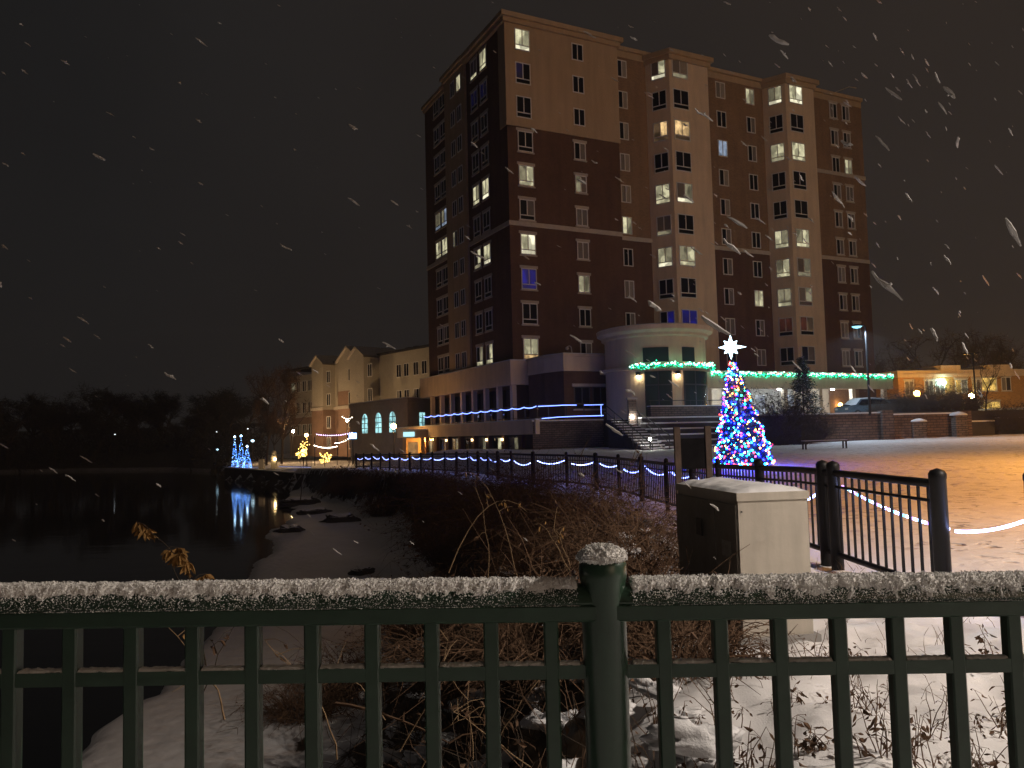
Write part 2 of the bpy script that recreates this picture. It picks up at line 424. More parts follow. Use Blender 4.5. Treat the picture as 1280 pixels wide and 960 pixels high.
# frost crust
frost_m = mat('frost', (.8, .79, .77), .8, .1, 40, .3, 260, trans=.1)
def grain(b, p, r, rnd=R):
    """one ice grain: a small irregular crystal"""
    p = Vector(p); M3 = Matrix.Rotation(rnd.random() * 6.28, 3, 'X') @ Matrix.Rotation(rnd.random() * 6.28, 3, 'Z')
    sc_ = [rnd.uniform(.6, 1.3) for _ in range(3)]
    v = [p + M3 @ Vector((d[0] * sc_[0], d[1] * sc_[1], d[2] * sc_[2])) * r for d in ((1, 0, 0), (-1, 0, 0), (0, 1, 0), (0, -1, 0), (0, 0, 1), (0, 0, -1))]
    b.add(v, [(0, 2, 4), (2, 1, 4), (1, 3, 4), (3, 0, 4), (2, 0, 5), (1, 2, 5), (3, 1, 5), (0, 3, 5)])
def frost(x0, x1, name, seed, dx=.003):
    b = MB(); nx = int((x1 - x0) / dx); na = 36
    vs = []; fine = dx < .01
    for i in range(nx + 1):
        x = x0 + (x1 - x0) * i / nx; y = RY(x); zc = RZ(x, RL)
        end = min(1, (x - x0) / .007, (x1 - x) / .007)
        for j in range(na + 1):
            a = lerp(-1.57, 1.57, j / na)           # angle from the top, negative towards the camera
            u = a * .036
            n0 = noise.noise((x * 6, u * 9, seed)); n1 = fbm(x * 55, u * 55, seed, 3); n2 = fbm(x * 190, u * 190, seed + 3, 2); n3 = noise.noise((x * 420, u * 420, seed))
            cov = smooth(1.6 + .2 * n0 + .45 * n1 + .4 * smooth(.1, .6, x), .12 + .25 * n1 + .2 * smooth(.1, .6, x), abs(a))          # solid on top, breaking up down the sides
            th = .0095 * smooth(.9, .0, abs(a)) + .0055 * (cov - .74) + .0024 * n1 + .0018 * n2 + .0012 * n3 + .0012 * n0
            th = max(-.003, th if end > .99 else lerp(-.003, th, end))
            p = (x, y + math.sin(a) * (CAPW + th), zc + math.cos(a) * (CAPH + th)); vs.append(p)
            if fine and abs(x) < 1.1:
                pr_ = (.4 + .9 * cov) * (1 if end > .99 else end)
                for _ in range(2):
                    if R.random() < pr_:
                        rg = max(0, th) + R.uniform(-.0002, .002); aa = a + R.gauss(0, .06); aa = max(-1.57, min(1.57, aa))
                        grain(b, (x + R.gauss(0, .0015), y + math.sin(aa) * (CAPW + rg), zc + math.cos(aa) * (CAPH + rg)), R.choice((.0005, .0007, .001, .0013, .0018) if cov > .4 else (.0004, .0006, .0008, .0011)))
        if fine and abs(x) < 1.1:
            for _ in range(2):
                if R.random() < .55 + .4 * noise.noise((x * 9, 4, seed)): grain(b, (x + R.gauss(0, .001), y - .035 + R.gauss(0, .0006), zc + R.uniform(0, .0015)), R.choice((.0005, .0008, .0011)))
    k = na + 1
    b.add(vs, [(i * k + j, i * k + j + 1, (i + 1) * k + j + 1, (i + 1) * k + j) for i in range(nx) for j in range(na)])
    return b.build(name, frost_m, rail, True)
frost(.206, 1.3, 'frost_crust', 1.3); frost(-1.3, .113, 'frost_crust', 7.7)
frost(1.3, 4.2, 'frost_crust', 2.1, .03); frost(-4.2, -1.3, 'frost_crust', 4.1, .03)
def frost_thin(z, name):
    b = MB(); xs = [-1.2 + .003 * i for i in range(800)]
    vs = []; h = .0127
    for x in xs:
        for j in range(7):
            v_ = j / 6 * 2 - 1; e = max(0, 1 - v_ * v_)
            th = .001 + .0042 * e ** .5 + .0022 * fbm(x * 90, v_ * 1.5, 9, 3) - .0012
            if abs(x - POSTX[0]) < .048 or min(abs(x - q) for q in BX) < .0135: th = -.004
            p = (x, RY(x) + v_ * .0125, RZ(x, z) + h + th); vs.append(p)
            if th > 0 and R.random() < .25 and v_ < .7: grain(b, p, R.uniform(.0005, .0013))
    b.add(vs, [(i * 7 + j, (i + 1) * 7 + j, (i + 1) * 7 + j + 1, i * 7 + j + 1) for i in range(len(xs) - 1) for j in range(6)])
    b.build(name, frost_m, rail, True)
frost_thin(MIDZ, 'rail_frost')
b = MB(); x = POSTX[0]; zt = 1.372 - .019 * x; vs = []; n1, n2 = 72, 30
for j in range(n2 + 1):
    for i in range(n1):
        a = 2 * PI * i / n1; t = j / n2; rr = (R0 + .005) * math.sin(t * PI * .62)
        zz = .024 * math.cos(t * PI * .62)
        c3 = (math.cos(a) * t * 3, math.sin(a) * t * 3, 2)
        q = .004 * fbm(c3[0], c3[1], 5, 3) + .003 * fbm(c3[0] * 4, c3[1] * 4, 8, 2)
        rr += q * .8 - .007 * smooth(.82, 1, t) + (.003 * noise.noise((a * 6, t * 9, 1)) if t > .8 else 0)
        p = (x + math.cos(a) * rr, RY(x) + math.sin(a) * rr, zt + zz + q); vs.append(p)
        for _ in range(2):
            if R.random() < .6: grain(b, (p[0] + R.gauss(0, .001), p[1] + R.gauss(0, .001), p[2] + R.gauss(0, .001)), R.uniform(.0006, .002))
b.add(vs, [(j * n1 + i, (j + 1) * n1 + i, (j + 1) * n1 + (i + 1) % n1, j * n1 + (i + 1) % n1) for j in range(n2) for i in range(n1)])
b.build('post_frost', frost_m, rail, True)

# ------------------------------------------------------------------ utility cabinet
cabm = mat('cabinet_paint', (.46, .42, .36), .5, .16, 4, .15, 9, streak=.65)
cabd = mat('cabinet_side_shaded', (.21, .19, .16), .55, .2, 4, .1, 20)  # cabinet paint darkened: shade of the left side put into the colour
cab = thing('utility_cabinet', 'beige metal utility cabinet with snow on its lid behind the railing', 'utility cabinet', (1.685, 6.1, 0), math.radians(8))
W_, D_, H_ = .56, 1.33, 1.06
b = MB(); b.box(-.04, W_ + .04, -.04, D_ + .04, -.25, .045); b.build('base', concrete, cab)
b = MB(); b.box(0, W_, 0, D_, .045, H_); b.build('body', cabm, cab)
b = MB(); b.box(-.012, W_ + .012, -.012, D_ + .012, H_ + .001, H_ + .062); b.build('lid', cabm, cab)
b = MB(); vs = []; nx, ny = 24, 48
for j in range(ny + 1):
    for i in range(nx + 1):
        u, v_ = i / nx, j / ny
        e = min(1, 9 * min(u, 1 - u)) ** .5 * min(1, 14 * min(v_, 1 - v_)) ** .5
        vs.append((-.008 + u * (W_ + .016), -.008 + v_ * (D_ + .016), H_ + .06 + e * (.018 + .03 * math.sin(PI * u) + .012 * fbm(u * 4, v_ * 7, 2) + .004 * fbm(u * 30, v_ * 50, 2))))
b.add(vs, [(j * (nx + 1) + i, j * (nx + 1) + i + 1, (j + 1) * (nx + 1) + i + 1, (j + 1) * (nx + 1) + i) for j in range(ny) for i in range(nx)])
b.build('snow_cap', snow, cab, sm=True)
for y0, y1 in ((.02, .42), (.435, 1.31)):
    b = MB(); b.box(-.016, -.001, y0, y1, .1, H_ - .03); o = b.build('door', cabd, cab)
    b = MB()
    if y0 > .1:
        b.box(-.028, -.0165, .7, .82, .72, .86); b.build('latch', darkm, o)
        b = MB()
        for k in range(7): b.box(-.021, -.0165, .62, .86, .2 + k * .022, .21 + k * .022)
        b.build('vent', darkm, o)
    else:
        b.box(-.0165 - .002, -.0165, .12, .3, .62, .74); b.build('warning_plate', mat('faded_plate', (.3, .29, .26), .5, .3, 20), o)
b = MB()
for x, z in ((.03, .95), (.03, .55), (.03, .12), (W_ - .03, .95), (W_ - .03, .55), (W_ - .03, .12)): b.lathe([(.009, 0), (.009, .004), (.004, .006)], (0, 0, 0), 8)
b = MB()
for x, z in ((.025, .98), (.025, .5), (W_ - .025, .5)): b.tube([(x, -.001, z), (x, -.007, z)], .007, 8)
b.build('bolt', darkm, cab)

# ------------------------------------------------------------------ riverside fence
def catmull(P, n=24):
    out = []
    Q = [P[0]] + P + [P[-1]]
    for i in range(1, len(Q) - 2):
        a, b_, c, d = [Vector((*q, 0)) for q in Q[i - 1:i + 3]]
        for k in range(n):
            t = k / n
            out.append(.5 * ((2 * b_) + (c - a) * t + (2 * a - 5 * b_ + 4 * c - d) * t * t + (3 * b_ - a - 3 * c + d) * t ** 3))
    out.append(Vector((*P[-1], 0)))
    return out
FP = catmull(FENCE)
FL = [0]
for a, c in zip(FP, FP[1:]): FL.append(FL[-1] + (c - a).length)
def fpos(s):
    s = min(FL[-1], max(0, s))
    for i in range(len(FL) - 1):
        if s <= FL[i + 1]:
            t = (s - FL[i]) / max(1e-6, FL[i + 1] - FL[i]); q = FP[i].lerp(FP[i + 1], t); break
    return Vector((q.x, q.y, table(FBASE, q.y)))
fence = thing('riverside_fence', 'long black metal picket fence with round posts along the riverside path', 'fence', fpos(0))
posts_s = [0, 2.12, 2.42] + [2.42 + 2.35 * k for k in range(1, 40) if 2.42 + 2.35 * k < FL[-1]]
for zz, r, nm in ((1.08, .04, 'top_rail'), (.925, .016, 'upper_rail'), (.16, .033, 'bottom_rail')):
    b = MB(); pts = [fpos(s_ * .8) + Vector((0, 0, zz)) for s_ in range(int(FL[-1] / .8) + 1)]
    b.tube(pts, r, 8); b.build(nm, black, fence, True, True)
for i, s_ in enumerate(posts_s):
    q = fpos(s_); r = .07 if i % 2 or i < 3 else .05
    b = MB(); b.lathe([(r, -.2), (r, 1.12), (r * 1.06, 1.13), (r * 1.06, 1.17), (r * .8, 1.2), (.001, 1.22)], q, 12); b.build('post', black, fence, True, True)
pick = []
s_ = .16
while s_ < FL[-1]:
    if min(abs(s_ - q) for q in posts_s) > .08: pick.append(s_)
    s_ += .165
def picket(b, s_):
    q = fpos(s_); b.box(q.x - .011, q.x + .011, q.y - .011, q.y + .011, q.z + .16, q.z + 1.06)
for s_ in pick[:99]:
    b = MB(); picket(b, s_); b.build('picket', black, fence, True)
b = MB()
for s_ in pick[99:]: picket(b, s_)
o = b.build('picket_row', black, fence, True); o['kind'] = 'stuff'
b = MB()                                        # thin snow lying on the path kerb under the fence
gate = thing('fence_post', 'black metal post at the right end of the gap in the fence', 'fence post', (4.25, 6.6, 0))
b = MB(); r = .07; b.lathe([(r, -.1), (r, 1.12), (r * 1.06, 1.13), (r * 1.06, 1.17), (r * .8, 1.2), (.001, 1.22)], (0, 0, 0), 16); b.build('post', black, gate, sm=True)
b = MB(); b.tube([(0, 0, 1.08), (2.4, -1.2, 1.08)], .04, 8); b.tube([(0, 0, .16), (2.4, -1.2, .16)], .033, 8); b.build('rail', black, gate)

# rope lights
rope_m = mat('rope_light_glow', (.5, .5, .6), .4, emit=(.36, .45, 1), estr=26)
rope_f = mat('rope_light_far', (.5, .5, .6), .4, emit=(.24, .32, 1), estr=12)
rope_s = mat('rope_light_cool', (.5, .5, .6), .4, emit=(.16, .26, 1), estr=4.5)
def swag(a, c, sag, n=12):
    return [a.lerp(c, i / n) - Vector((0, 0, sag * 4 * (i / n) * (1 - i / n))) for i in range(n + 1)]
nrm = lambda s_: (lambda t: Vector((-t.y, t.x, 0)).normalized())(fpos(s_ + .1) - fpos(max(0, s_ - .1)))
off = Vector((.085, 0, 0))
a, c = fpos(.05) + Vector((.10, 0, .68)), fpos(2.1) + Vector((.09, 0, .93))
b = MB(); pts = swag(a, c, .05, 60)
for k in range(0, 60, 2): b.tube(pts[k:k + 3], .0125 if k % 4 else .0145, 8, (0, 1, 0, 2, 1, 0, 2)[k // 2 % 7])
o = b.build('rope_light', [rope_m, mat('rope_light_violet', (.5, .4, .6), .4, emit=(.55, .28, 1), estr=3.4), mat('rope_light_cyan', (.4, .6, .7), .4, emit=(.16, .72, 1), estr=4)]); tag(o, 'glowing rope light of white, violet and cyan bulbs across the nearest fence panel', 'rope light', 'rope lights on the fence')
b = MB(); b.tube(swag(Vector((3.83, 7.05, .67)), Vector((4.22, 6.66, .80)), .035, 20) , .012, 8)
o = b.build('rope_light', rope_m); tag(o, 'bright white rope light spanning the gap between two fence posts over trodden snow', 'rope light', 'rope lights on the fence')
b = MB()
for k in range(2, len(posts_s) - 1):
    s0, s1 = posts_s[k], posts_s[k + 1]
    if R.random() < .06 and s1 > 20: continue
    h0, h1 = .93 + R.uniform(-.07, .03), .93 + R.uniform(-.2, .02)
    a, c = fpos(s0) + Vector((.075, 0, h0)), fpos(s1) + Vector((.075, 0, h1))
    a, c = a.lerp(c, .05), a.lerp(c, R.uniform(.86, .96))
    b.tube(swag(a, c, R.uniform(.08, .2), 8), .016 if s0 < 25 else .02, 6)
o = b.build('rope_light', rope_f); tag(o, 'blue white rope light swagged from post to post along the far fence', 'rope light', 'rope lights on the fence')

# ------------------------------------------------------------------ notice board between cabinet and fence
nb = thing('notice_board', 'dark notice board on two wooden posts behind the cabinet', 'notice board', at(866, 640, 9.3) * 1)
zb = 0
nb.location.z = zb
p0, p1 = at(846.7, 560, 9.3), at(885.3, 560, 9.3)
for q, zt in ((p0, zat(846, 534, 9.3)), (p1, zat(885, 532.5, 9.3))):
    b = MB(); b.box(q.x - .034, q.x + .034, q.y - .034, q.y + .034, -.1, zt); b.build('post', wood, nb, True)
b = MB(); b.box(p0.x + .037, p1.x - .037, p0.y - .02, p0.y + .02, zat(866, 586, 9.3), zat(866, 548, 9.3)); b.build('panel', mat('dark_board', (.008, .007, .008), .9, .4, 10, spec=.1), nb, True)

# ------------------------------------------------------------------ windows
WCACHE = {}
def win_parts(w, h, spec, strip, trim):
    """frame, pane, sill and lintel builders in window space (x across, z up, -y outwards)"""
    fr = MB(); t, dpt = .085, .06
    fr.box(-w / 2, -w / 2 + t, -dpt, 0, -h / 2, h / 2); fr.box(w / 2 - t, w / 2, -dpt, 0, -h / 2, h / 2)
    fr.box(-w / 2 + t, w / 2 - t, -dpt, 0, h / 2 - t, h / 2); fr.box(-w / 2 + t, w / 2 - t, -dpt, 0, -h / 2, -h / 2 + t)
    zs = -h / 2 + h * .24 if strip else -h / 2 + t
    if strip: fr.box(-w / 2 + t, w / 2 - t, -dpt * .9, 0, zs - t / 2, zs + t / 2)
    fr.box(-t / 2, t / 2, -dpt * .8, 0, zs + (t / 2 if strip else 0), h / 2 - t)
    pn = MB()
    for x0, x1, z0, z1, ch in ((-w / 2 + t, -t / 2, zs, h / 2 - t, spec[0]), (t / 2, w / 2 - t, zs, h / 2 - t, spec[1])):
        pn.add([(x0, -.012, z0), (x1, -.012, z0), (x1, -.012, z1), (x0, -.012, z1)], [(0, 1, 2, 3)], PKEYS.index(ch))
    if strip:
        z0, z1 = -h / 2 + t, zs - t / 2
        pn.add([(-w / 2 + t, -.012, z0), (w / 2 - t, -.012, z0), (w / 2 - t, -.012, z1), (-w / 2 + t, -.012, z1)], [(0, 1, 2, 3)], PKEYS.index(spec[2]))
    si = MB(); li = MB()
    if trim:
        si.box(-w / 2 - .1, w / 2 + .1, -.1, 0, -h / 2 - .13, -h / 2 - .003)
        li.box(-w / 2 - .14, w / 2 + .14, -.07, 0, h / 2 + .003, h / 2 + .24)
    return fr, pn, si, li
def window(parent, x, y, z, rot, w, h, spec, strip=True, trim=False, fmat=wframe):
    key = (round(w, 2), round(h, 2), spec, strip, trim, fmat.name)
    if key not in WCACHE:
        ms = []
        for bb, mm, nm in zip(win_parts(w, h, spec, strip, trim), (fmat, list(PANE.values()), stone, stone), ('window', 'pane', 'sill', 'lintel')):
            if not bb.v: continue
            o = bb.build(nm, mm); ms.append((nm, o.data)); bpy.data.objects.remove(o)
        WCACHE[key] = ms
    root = None
    for nm, me in WCACHE[key]:
        if root is None: root = link('window', me, parent, (x, y, z), rot)
        else: link(nm, me, root)
    return root
class WinBatch:
    def __init__(s): s.b = MB()
    def add(s, x, y, z, rot, w, h, spec, strip=True, trim=False):
        T = Matrix.Translation((x, y, z)) @ Matrix.Rotation(rot, 4, 'Z'); N = len(PKEYS)
        for bb, kind in zip(win_parts(w, h, spec, strip, trim), ('f', 'p', 't', 't')):
            o = len(s.b.v); s.b.v += [tuple(T @ Vector(v)) for v in bb.v]
            for f, mi in zip(bb.f, bb.m):
                s.b.f.append([i + o for i in f]); s.b.m.append(mi if kind == 'p' else N if kind == 'f' else N + 1)

# ------------------------------------------------------------------ apartment tower
ANG = math.radians(26.48); TO = Vector((.145, 68.03, 0)); ca, sa = math.cos(ANG), math.sin(ANG)
def tw(x, y, z=0): return Vector((TO.x + ca * x - sa * y, TO.y + sa * x + ca * y, z))
def on_front(px, py, yl=0):
    """ray against the plane local y = yl: local x and height"""
    d = ray(px, py); nx, ny = -sa, ca; q0 = tw(0, yl)
    t = (q0.x * nx + q0.y * ny) / (d.x * nx + d.y * ny); w = d * t
    return (w.x - TO.x) * ca + (w.y - TO.y) * sa, EYE + w.z
def on_side(px, py, xl=0):
    d = ray(px, py); nx, ny = ca, sa; q0 = tw(xl, 0)
    t = (q0.x * nx + q0.y * ny) / (d.x * nx + d.y * ny); w = d * t
    return -(w.x - TO.x) * sa + (w.y - TO.y) * ca, EYE + w.z
tower = thing('apartment_tower', 'tall brick and beige apartment tower with many lit windows', 'apartment building', TO, ANG)
ROWZ = lambda k: 9.03 + 3.05 * k
TA, TB_, TC0 = 0, on_front(777.5, 290)[0], on_front(814, 292, .9)[0]
TC1, TC2 = on_front(844, 288, -1.2)[0], on_front(893.5, 310, -1.2)[0]
TD0 = TC2
TE0, TE1, TE2 = on_front(962, 316, .9)[0], on_front(990.5, 300, -1.2)[0], on_front(1026, 300, -1.2)[0]
TF1 = on_front(1089, 330)[0]
SB = [on_side(588.7, 380)[0], on_side(562.5, 380)[0], on_side(535.2, 380)[0]]
DEP = SB[2]; HT, HT2 = 38.35, 38.5
ZB1, ZB2, ZTOP, ZPOD = 19.75, 20.15, 28.9, 5.9
b = MB(); b.box(0, TB_, 0, SB[0], ZPOD, ZTOP - .3, 0); b.build('corner_brick_block', brick_d, tower)
b = MB(); b.box(-.08, TB_ + .08, -.08, 1.3, ZTOP - .3, HT); b.build('corner_stucco_block', beige, tower)
b = MB(); b.box(0.02, TB_, 1.31, SB[0], ZTOP - .29, HT - .4); b.build('upper_side_wall', brick_d, tower)
b = MB(); b.box(-.2, 12, SB[0], SB[1], ZPOD, HT + .05); b.build('side_stucco_strip', beige, tower)
b = MB(); b.box(0.0, 12, SB[1], SB[2], ZPOD, HT - .6); b.build('far_side_wall', brick_d, tower)
def cornice(b, x0, x1, y0, y1, z, h=.55, pr=.45):
    b.box(x0 - pr * .5, x1 + pr * .5, y0 - pr * .5, y1 + pr * .5, z - h * 1.5, z - h * .75); b.box(x0 - pr, x1 + pr, y0 - pr, y1 + pr, z - h * .75 + .003, z)
b = MB(); cornice(b, -.08, TB_ + .08, -.08, SB[0] + .05, HT + .3); b.build('cornice', beige, tower)
b = MB(); cornice(b, -.2, 12, SB[0] + .6, SB[1], HT + .35, .5, .35); b.build('cornice', beige, tower)
b = MB(); cornice(b, 0, 12, SB[1] + .5, SB[2], HT - .3, .5, .3); b.build('cornice', beige, tower)
b = MB(); b.prism([(-.1, -.1), (TB_, -.1), (TB_, -.001), (-.001, -.001), (-.001, SB[0]), (-.1, SB[0])], ZB1, ZB2); b.build('band_course', stone, tower)
b = MB(); b.box(-.1, -.001, SB[1], SB[2], ZB1, ZB2); b.build('band_course', stone, tower)
b = MB(); b.box(-.14, TB_ + .1, -.14, -.081, ZTOP - .32, ZTOP - .02); b.build('band_course', beige, tower)
# recessed brick strips
ZBX = ZB1 + .15
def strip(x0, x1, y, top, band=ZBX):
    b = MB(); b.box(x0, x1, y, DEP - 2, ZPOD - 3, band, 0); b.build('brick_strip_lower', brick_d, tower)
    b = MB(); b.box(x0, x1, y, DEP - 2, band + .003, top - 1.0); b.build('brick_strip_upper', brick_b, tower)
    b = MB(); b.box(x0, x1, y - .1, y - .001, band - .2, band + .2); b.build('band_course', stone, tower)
    b = MB(); b.box(x0, x1, y - .05, DEP - 2, top - .997, top - .35); b.box(x0, x1, y - .3, DEP - 2, top - .347, top); b.build('parapet', beige, tower)
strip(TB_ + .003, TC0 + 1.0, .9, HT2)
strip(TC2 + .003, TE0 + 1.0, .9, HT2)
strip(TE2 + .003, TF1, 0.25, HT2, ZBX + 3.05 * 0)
b = MB(); b.box(TE2 + .003, TF1 + .08, .16, .249, 29.2, 29.6); b.build('band_course', stone, tower)
def bay(x0, x1, x2, top):
    pl = [(x0, .89), (x1, -1.2), (x2, -1.2), (x2, 6), (x0, 6)]
    b = MB(); b.prism(pl, ZPOD - 3, top - .5); b.build('bay', cream, tower)
    b = MB()
    for g, z0, z1 in ((.22, top - .9, top - .45), (.45, top - .447, top)):
        b.prism([(x0 - g * .9, .89), (x1 - g * .5, -1.2 - g), (x2 + g, -1.2 - g), (x2 + g, 6), (x0 - g * .9, 6)], z0, z1)
    b.build('bay_cornice', beige, tower)
bay(TC0, TC1, TC2, 38.1); bay(TE0, TE1, TE2, 38.4)
# podium
b = MB(); b.box(-.55, on_front(681, 460, -.5)[0], -.55, .3, 5.9, 7.95); b.box(-.55, .3, .303, DEP + 1.5, 5.9, 7.95); b.build('podium_fascia', cream, tower)
b = MB(); b.box(.4, 30, .4, DEP, 2.4, 5.9); b.build('ground_floor_wall', brick_d, tower)
b = MB(); b.box(-.6, on_front(681, 460, -.5)[0] + .05, -.6, .3, 7.953, 8.03); b.box(-.6, .3, .303, DEP + 1.5, 7.953, 8.03); b.build('podium_snow', snow, tower)
for k in range(8):
    y = k * 2.75 - .3
    b = MB(); b.box(-.3, .1, y, y + .45, 2.55, 5.898); b.build('column', cream, tower)
for k in range(3):
    b = MB(); b.box(2.2 + k * 2.2, 2.7 + k * 2.2, -.45, .1, 2.55, 5.898); b.build('column', cream, tower)
b = MB(); b.box(.28, .395, .5, DEP - .4, 2.7, 5.6); b.build('ground_floor_glazing', PANE['d'], tower)
b = MB()
for k in range(10): b.tube([(5 + k * 3.1, 9, HT - .4), (5 + k * 3.1, 9, HT + .2)], .3, 8)
b = MB(); b.tube([tw(TF1 - 2, 2, HT2), tw(TF1 - 2, 2, HT2 + 1.2), tw(TF1 - .6, 1.2, HT2 + 1.75), tw(TF1 + .2, .8, HT2 + 1.6)], .05, 6); b.build('roof_light_arm', stone, tower, True)
b = MB(); b.box(TB_ + 4, TF1 - 4, 5, DEP - 3, HT2 - .4, HT2 + .1); b.build('roof_deck', roofm, tower)

wins = []     # (priority, args)
def wcol(px, py, plane, specs, w, h, strip=True, trim=False, k0=0, dz=0, side=False, xl=0, pr=1):
    t = (on_side(px, py, xl) if side else on_front(px, py, plane))[0]
    for i, sp_ in enumerate(specs):
        k = 9 - i
        if sp_ is None: continue
        if side: wins.append((pr, (xl - .002, t, ROWZ(k) + dz, -PI / 2, w, h, sp_, strip, trim)))
        else: wins.append((pr, (t, plane - .002, ROWZ(k) + dz, 0, w, h, sp_, strip, trim)))
def split_trim(x, n, **kw): pass
A1 = ['wWB', 'qqd', 'ddd', 'ddd', 'WWW', 'dgd', 'WBB', 'bbb', 'ddd', 'WYo'.replace('Y', 'H')]
A1 = ['WWB', 'qdd', 'ddd', 'ddd', 'wWW', 'dgd', 'WBB', 'bbb', 'ddd', 'WWH']
wcol(654.7, 136, -.082, A1[:3], 1.5, 1.95, pr=9); wins_a = len(wins)
t1 = on_front(660, 306)[0]; t2 = on_front(728.5, 310)[0]
for i in range(3, 10): wins.append((9, (t1, -.002, ROWZ(9 - i), 0, 1.5, 1.85, A1[i], True, True)))
A2 = ['dd', 'dd', 'dd', 'dg', 'wg', 'gg', 'gg', 'Ww', 'dd', 'dg']
for i in range(10): wins.append((8, (t2, -.083 if i < 3 else -.002, ROWZ(9 - i) - (0 if i < 3 else .1), 0, 1.22, 1.6, A2[i], False, i > 2)))
wcol(784, 290, .9, ['dn', 'dn', 'dn', 'gn', 'gn', 'Ww', 'dd', 'gn', 'dg', 'dg'], 1.1, 1.7, False, False, pr=7, dz=-.1)
# bays
def facet(x0, x1, specs, w, frac=.55):
    dx, dy = x1 - x0, -2.09; L_ = math.hypot(dx, dy); rot = math.atan2(dy, dx)
    px_, py_ = x0 + dx * frac, .89 + dy * frac; nx_, ny_ = dy / L_, -dx / L_
    for i, sp_ in enumerate(specs):
        if sp_: wins.append((8, (px_ + nx_ * .003, py_ + ny_ * .003, ROWZ(9 - i) - .05, rot, w, 1.9, sp_, True, False)))
facet(TC0, TC1, ['gWB', 'ddd', 'oHo', 'ddd', 'WWW', 'ggw', 'WwB', 'ddd', 'dbq', 'ddd'], 1.5)
wcol(859, 326, -1.2, ['gnw', 'ddd', 'HHo', 'ddd', 'gwB', 'ddd', 'wWW', 'ddd', 'bbb', 'ddd'], 1.9, 1.95, pr=9)
facet(TE0, TE1, ['wWB', 'ddd', 'WWW', 'ddd', 'ddd', 'WwW', 'wWW', 'wwW', 'rrd', 'ddd'], 1.45)
wcol(1005, 338, -1.2, ['WBB', 'ddd', 'WWW', 'ddd', 'ddd', 'wWW', 'gww', 'nwg', 'rod', 'dgd'], 1.9, 1.95, pr=9)
wcol(888, 320, .9, ['ww', 'WW', 'gg', 'gd', 'nn', 'BB', 'WW', 'dd', 'dg', 'dd'], 1.0, 1.6, False, pr=5, dz=-.1)
wcol(909.5, 333, .9, ['gn', 'dd', 'cc', 'dn', 'dn', 'dg', 'dg', 'dg', 'gg', 'dd'], 1.25, 1.7, False, pr=7, dz=-.1)
wcol(946.5, 333, .9, ['Ww', 'dg', 'dg', 'dd', 'dd', 'dd', 'dd', 'WW', 'dg', 'gg'], 1.2, 1.7, False, pr=7, dz=-.1)
wcol(1051.8, 343, .25, ['gd', 'dg', 'dd', 'dg', 'dg', 'dg', 'gn', 'dg', 'gn', 'ng'], 1.15, 1.7, False, True, pr=6)
wcol(1067.3, 343, .25, ['dg', 'dg', 'Ww', 'gg', 'dg', 'dg', 'dg', 'dg', 'gd', 'dg'], 1.15, 1.7, False, True, pr=6)
# left side
wcol(597.5, 320, 0, ['gnW', 'qqd', 'ddd', 'ddd', 'WwW', 'ddd', 'gWw', 'ddd', 'ddd', 'dwW'], 1.5, 1.85, True, True, side=True, pr=4)
wcol(609.5, 320, 0, ['WWW', 'qqd', 'ddd', 'ddd', 'WWB', 'ddd', 'WWB', 'ddd', 'ddd', 'gWW'], 1.5, 1.85, True, True, side=True, pr=5)
wcol(570, 330, 0, ['dd', 'dd', 'dd', 'dd', 'dd', 'wd', 'dd', 'dd', 'dd', 'dd'], 1.1, 1.6, False, side=True, xl=-.2, pr=3)
wcol(578, 330, 0, ['WW', 'dd', 'dd', 'dd', 'dd', 'dd', 'dd', 'dd', 'dd', 'dd'], 1.1, 1.6, False, side=True, xl=-.2, pr=3)
wcol(549, 330, 0, ['ddd', 'ddd', 'ddd', 'ddd', 'wwc', 'WwW', 'ddd', 'ddd', 'gdd', 'ddd'], 1.5, 1.8, True, True, side=True, pr=2)
wcol(557, 330, 0, ['ddd', 'ddd', 'ddd', 'ddd', 'wcc', 'WWW', 'ddd', 'ddd', 'gdd', 'ddd'], 1.5, 1.8, True, True, side=True, pr=2)
# the corner podium hides the lowest windows of nothing; keep the hundred largest as single parts
wins = [w_ for w_ in wins if not (w_[1][1] in () )]
wins.sort(key=lambda w_: -w_[0])
for pr, a in wins[:100]: window(tower, *a)
wb = WinBatch()
for pr, a in wins[100:]: wb.add(*a)
o = wb.b.build('window_row', list(PANE.values()) + [wframe, stone], tower); o['kind'] = 'stuff'

# ------------------------------------------------------------------ raised terrace
TZ = 2.6
def loc2(x, y): q = tw(x, y); return (q.x, q.y)
wallA, wallB = (17.5, 57.4), (33.5, 60.4)
terr = [loc2(-2.4, DEP + 3), loc2(-2.4, -8.6), loc2(3.2, -8.6), loc2(3.2, -11.9), loc2(4.3, -11.9), loc2(4.3, -13.3), loc2(12.2, -13.3), wallA, wallB, (64, 67), (80, 125), (40, 135)]
b = MB(); b.prism(terr, -1.5, TZ, 0, 1)
structure(b.build('terrace', [dstone, snow]))
